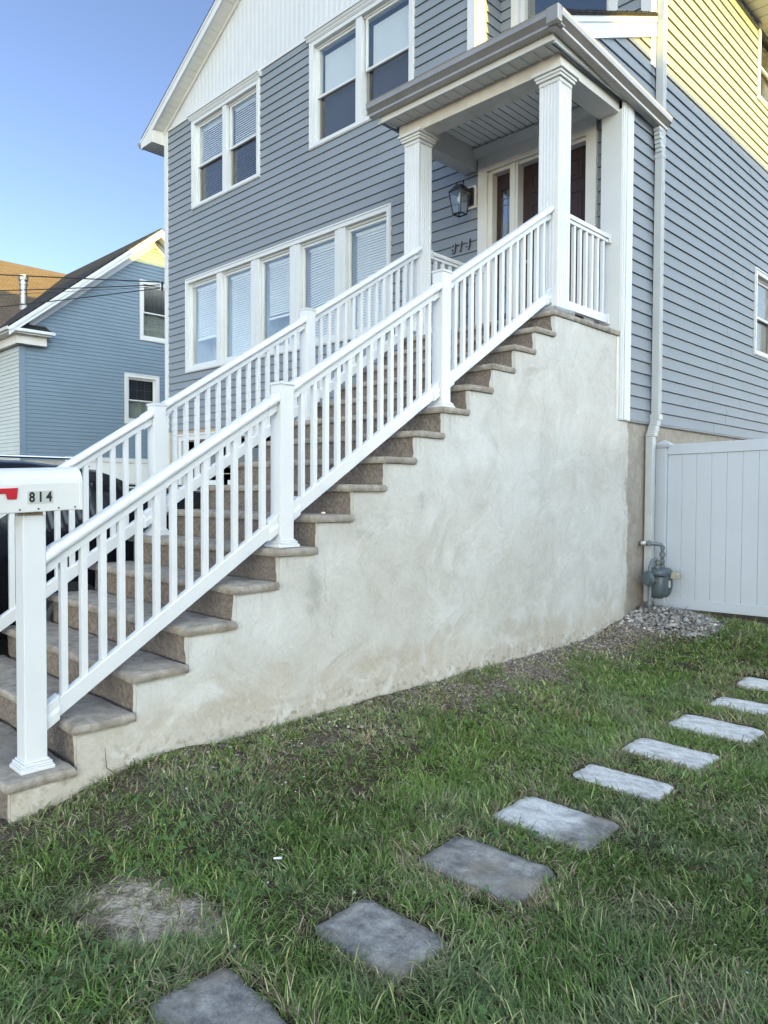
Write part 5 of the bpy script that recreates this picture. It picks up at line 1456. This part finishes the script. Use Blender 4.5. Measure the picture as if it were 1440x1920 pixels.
# ------------------------------------------------------------------ cars in the driveway
def make_car(label, loc, L_, Wd, Ht, hood, kindn='suv', rotz=0, group='dark cars parked in the driveway'):
    root = thing('parked_car', label, 'car', loc, group)
    # stations along y from front(0) to rear(L_): (s, z_low, z_belt, z_top, w_belt, w_top)
    if kindn == 'suv':
        st = [(0.0, .38, .80, .82, .78, .70), (.06, .30, .95, .99, .93, .85), (.22, .24, 1.02, 1.10, .98, .88), (.27, .24, 1.05, 1.16, .99, .88), (.40, .24, 1.08, 1.66, 1.0, .78), (.52, .24, 1.09, 1.76, 1.0, .78),
              (.75, .24, 1.10, 1.76, 1.0, .77), (.92, .26, 1.10, 1.68, .98, .74), (.985, .34, 1.05, 1.15, .93, .78), (1.0, .45, .95, 1.0, .84, .72)]
        sc = Ht/1.76
    else:
        st = [(0.0, .35, .62, .64, .78, .70), (.05, .26, .74, .78, .92, .84), (.22, .20, .88, .93, .98, .88), (.29, .20, .90, 1.0, .99, .88), (.43, .20, .92, 1.36, 1.0, .72), (.55, .20, .93, 1.43, 1.0, .70),
              (.70, .20, .95, 1.38, 1.0, .72), (.84, .22, .97, 1.08, .98, .80), (.96, .28, .95, 1.02, .93, .80), (1.0, .40, .80, .86, .84, .72)]
        sc = Ht/1.43
    # resample smoothly
    ss = np.linspace(0, 1, 41); keys = np.array([s[0] for s in st]); vals = np.array([s[1:] for s in st])
    prof = np.stack([np.interp(ss, keys, vals[:, i]) for i in range(5)], 1)
    mb = MB(); hw = Wd/2; ring = 13; X0_, Y0_, Z0_ = loc
    for s, (zl, zb, zt, wb, wt) in zip(ss, prof):
        zl, zb, zt = zl*sc, zb*sc, zt*sc; pts = []
        half = [(wb*.90, zl), (wb*.985, zl+.12), (wb*1.0, zl+(zb-zl)*.55), (wb*.97, zb), (wt+(wb*.97-wt)*.35, zb+(zt-zb)*.62), (wt, zb+(zt-zb)*.93 if zt-zb > .2 else zt-.01), (wt*.55, zt+.015)]
        pts = [(-a*hw, z) for a, z in half]+[(a*hw, z) for a, z in reversed(half)]
        for (x, z) in pts: mb.v.append((X0_+x, Y0_+s*L_, Z0_+z))
    m = 14
    for i in range(len(ss)-1):
        for j in range(m): 
            a = i*m+j; b = i*m+(j+1) % m; mb.f.append((a, b, b+m, a+m))
    mb.f.append(tuple(range(m))); mb.f.append(tuple((len(ss)-1)*m+j for j in reversed(range(m))))
    bo = mb.build('body', CARP, root, smooth=True)
    # glass: side windows as slightly proud bands, windscreen, rear window
    def P_(s, t, side):
        zl, zb, zt, wb, wt = [np.interp(s, keys, vals[:, i]) for i in range(5)]; zb *= sc; zt *= sc
        xb, xt = wb*.97*hw, (wt+(wb*.97-wt)*.35)*hw
        x = xb+(xt-xb)*t; z = zb+(zt-zb)*.62*t
        return (X0_+side*(x+.006), Y0_+s*L_, Z0_+z)
    wins = [(.36, .50), (.515, .68), (.695, .86)] if kindn == 'suv' else [(.38, .53), (.545, .70)]
    for side in (-1, 1):
        for a, b in wins:
            g = MB(); q = 6
            for i in range(q):
                s0, s1 = a+(b-a)*i/q, a+(b-a)*(i+1)/q; g.quad(P_(s0, .1, side), P_(s1, .1, side), P_(s1, 1.25, side), P_(s0, 1.25, side))
            g.build('side_window', CARG, root)
        g = MB(); ya, yb = .37*L_+Y0_, .88*L_+Y0_; zr_ = Z0_+(1.70*sc if kindn == 'suv' else 1.33*sc)
        if kindn == 'suv':
            g.tube([(X0_+side*hw*.72, ya+.3, zr_+.02), (X0_+side*hw*.72, ya+.4, zr_+.10), (X0_+side*hw*.72, yb-.2, zr_+.10), (X0_+side*hw*.72, yb-.1, zr_+.02)], .014, 8); g.build('roof_rail', CHROME, root)
        g = MB(); g.box(X0_+side*hw*1.0-.02, X0_+side*hw*1.0+side*.16+.02, Y0_+.33*L_, Y0_+.33*L_+.10, Z0_+1.02*sc, Z0_+1.16*sc); g.build('mirror', CARP, root, .02)
        for s in (.03,): 
            g = MB(); g.box(X0_+side*hw*.62-.18, X0_+side*hw*.62+.18, Y0_+.02, Y0_+.14, Z0_+.70*sc, Z0_+.84*sc); g.build('headlight', CHROME, root, .03)
        g = MB(); g.box(X0_+side*hw*.72-.12, X0_+side*hw*.72+.12, Y0_+L_-.10, Y0_+L_-.0, Z0_+.80*sc, Z0_+1.05*sc); g.build('tail_light', REDL, root, .02)
    for side in (-1, 1):
        for s in (.17, .80):
            rw = .36 if kindn == 'suv' else .32; c = (X0_+side*(hw-.11), Y0_+s*L_, Z0_+rw)
            g = MB(); g.lathe((c[0]-side*.11, c[1], c[2]), (side, 0, 0), [(0, rw*.7), (0.02, rw*.96), (.05, rw), (.19, rw), (.22, rw*.96), (.235, rw*.72)], 28); wh = g.build('wheel', TYRE, root)
            g = MB(); g.lathe((c[0]+side*.10, c[1], c[2]), (side, 0, 0), [(0, rw*.70), (.03, rw*.70), (.031, rw*.60), (.015, rw*.5), (.03, rw*.16), (.04, .02)], 28); g.build('rim', RIM, wh)
    return root
make_car('black sport utility vehicle seen through the stair railing behind the mailbox', (-4.25, -1.1, .006), 4.85, 1.95, 1.80, 1, 'suv')
make_car('dark lower car seen between the balusters in front of the garage', (-6.5, 1.95, .006), 4.55, 1.84, 1.56, 1, 'suv')
an = MB(); an.tube([(-6.0, 3.2, 1.38), (-6.25, 3.12, 2.2)], .004, 6)
# ------------------------------------------------------------------ utility cables and pole
pole = thing('utility_pole', 'wooden utility pole beyond the left picture edge', 'utility pole', (-34, -6.7, 0))
MB().lathe((-34, -6.7, 0), (0, 0, 1), [(0, .16), (9.5, .12)], 16).build('shaft', WOODP, pole)
MB().box(-34.06, -33.94, -7.7, -5.7, 8.8, 8.92).build('crossarm', WOODP, pole)
att = Vector((XLo-.04, YF-.10, 5.26))
def cable(end, sag, r, z_off, label, bow=0):
    a = att+Vector((0, 0, z_off)); b = Vector(end); pts = []
    for i in range(41):
        t = i/40; p = a.lerp(b, t); p.z -= sag*4*t*(1-t); p.z += bow*.012*math.sin(t*60); pts.append(tuple(p))
    tag(MB().tube(pts, r, 6).build('cable', WIREM), label, 'cable', 'utility cables running to the house corner')
CAB = [((-34, -6.9, 8.95), .12, .011, .05, 'thick twisted utility cable, uppermost of the cables at the house corner'), ((-34, -6.7, 7.2), .22, .009, .0, 'plain black utility cable, middle of the cables at the house corner'),
       ((-34, -6.7, 6.9), .26, .004, -.03, 'thinnest black cable just under the middle one'), ((-34, -6.6, 6.2), .52, .009, -.06, 'drooping black cable, lowest of the cables at the house corner')]
for c in CAB: cable(*c)
mb = MB(); mb.lathe((XLo-.03, YF-.06, 5.16), (0, 0, 1), [(0, .02), (.12, .02), (.14, .03), (.17, .012)], 10); mb.build('cable_bracket', WIREM, H)
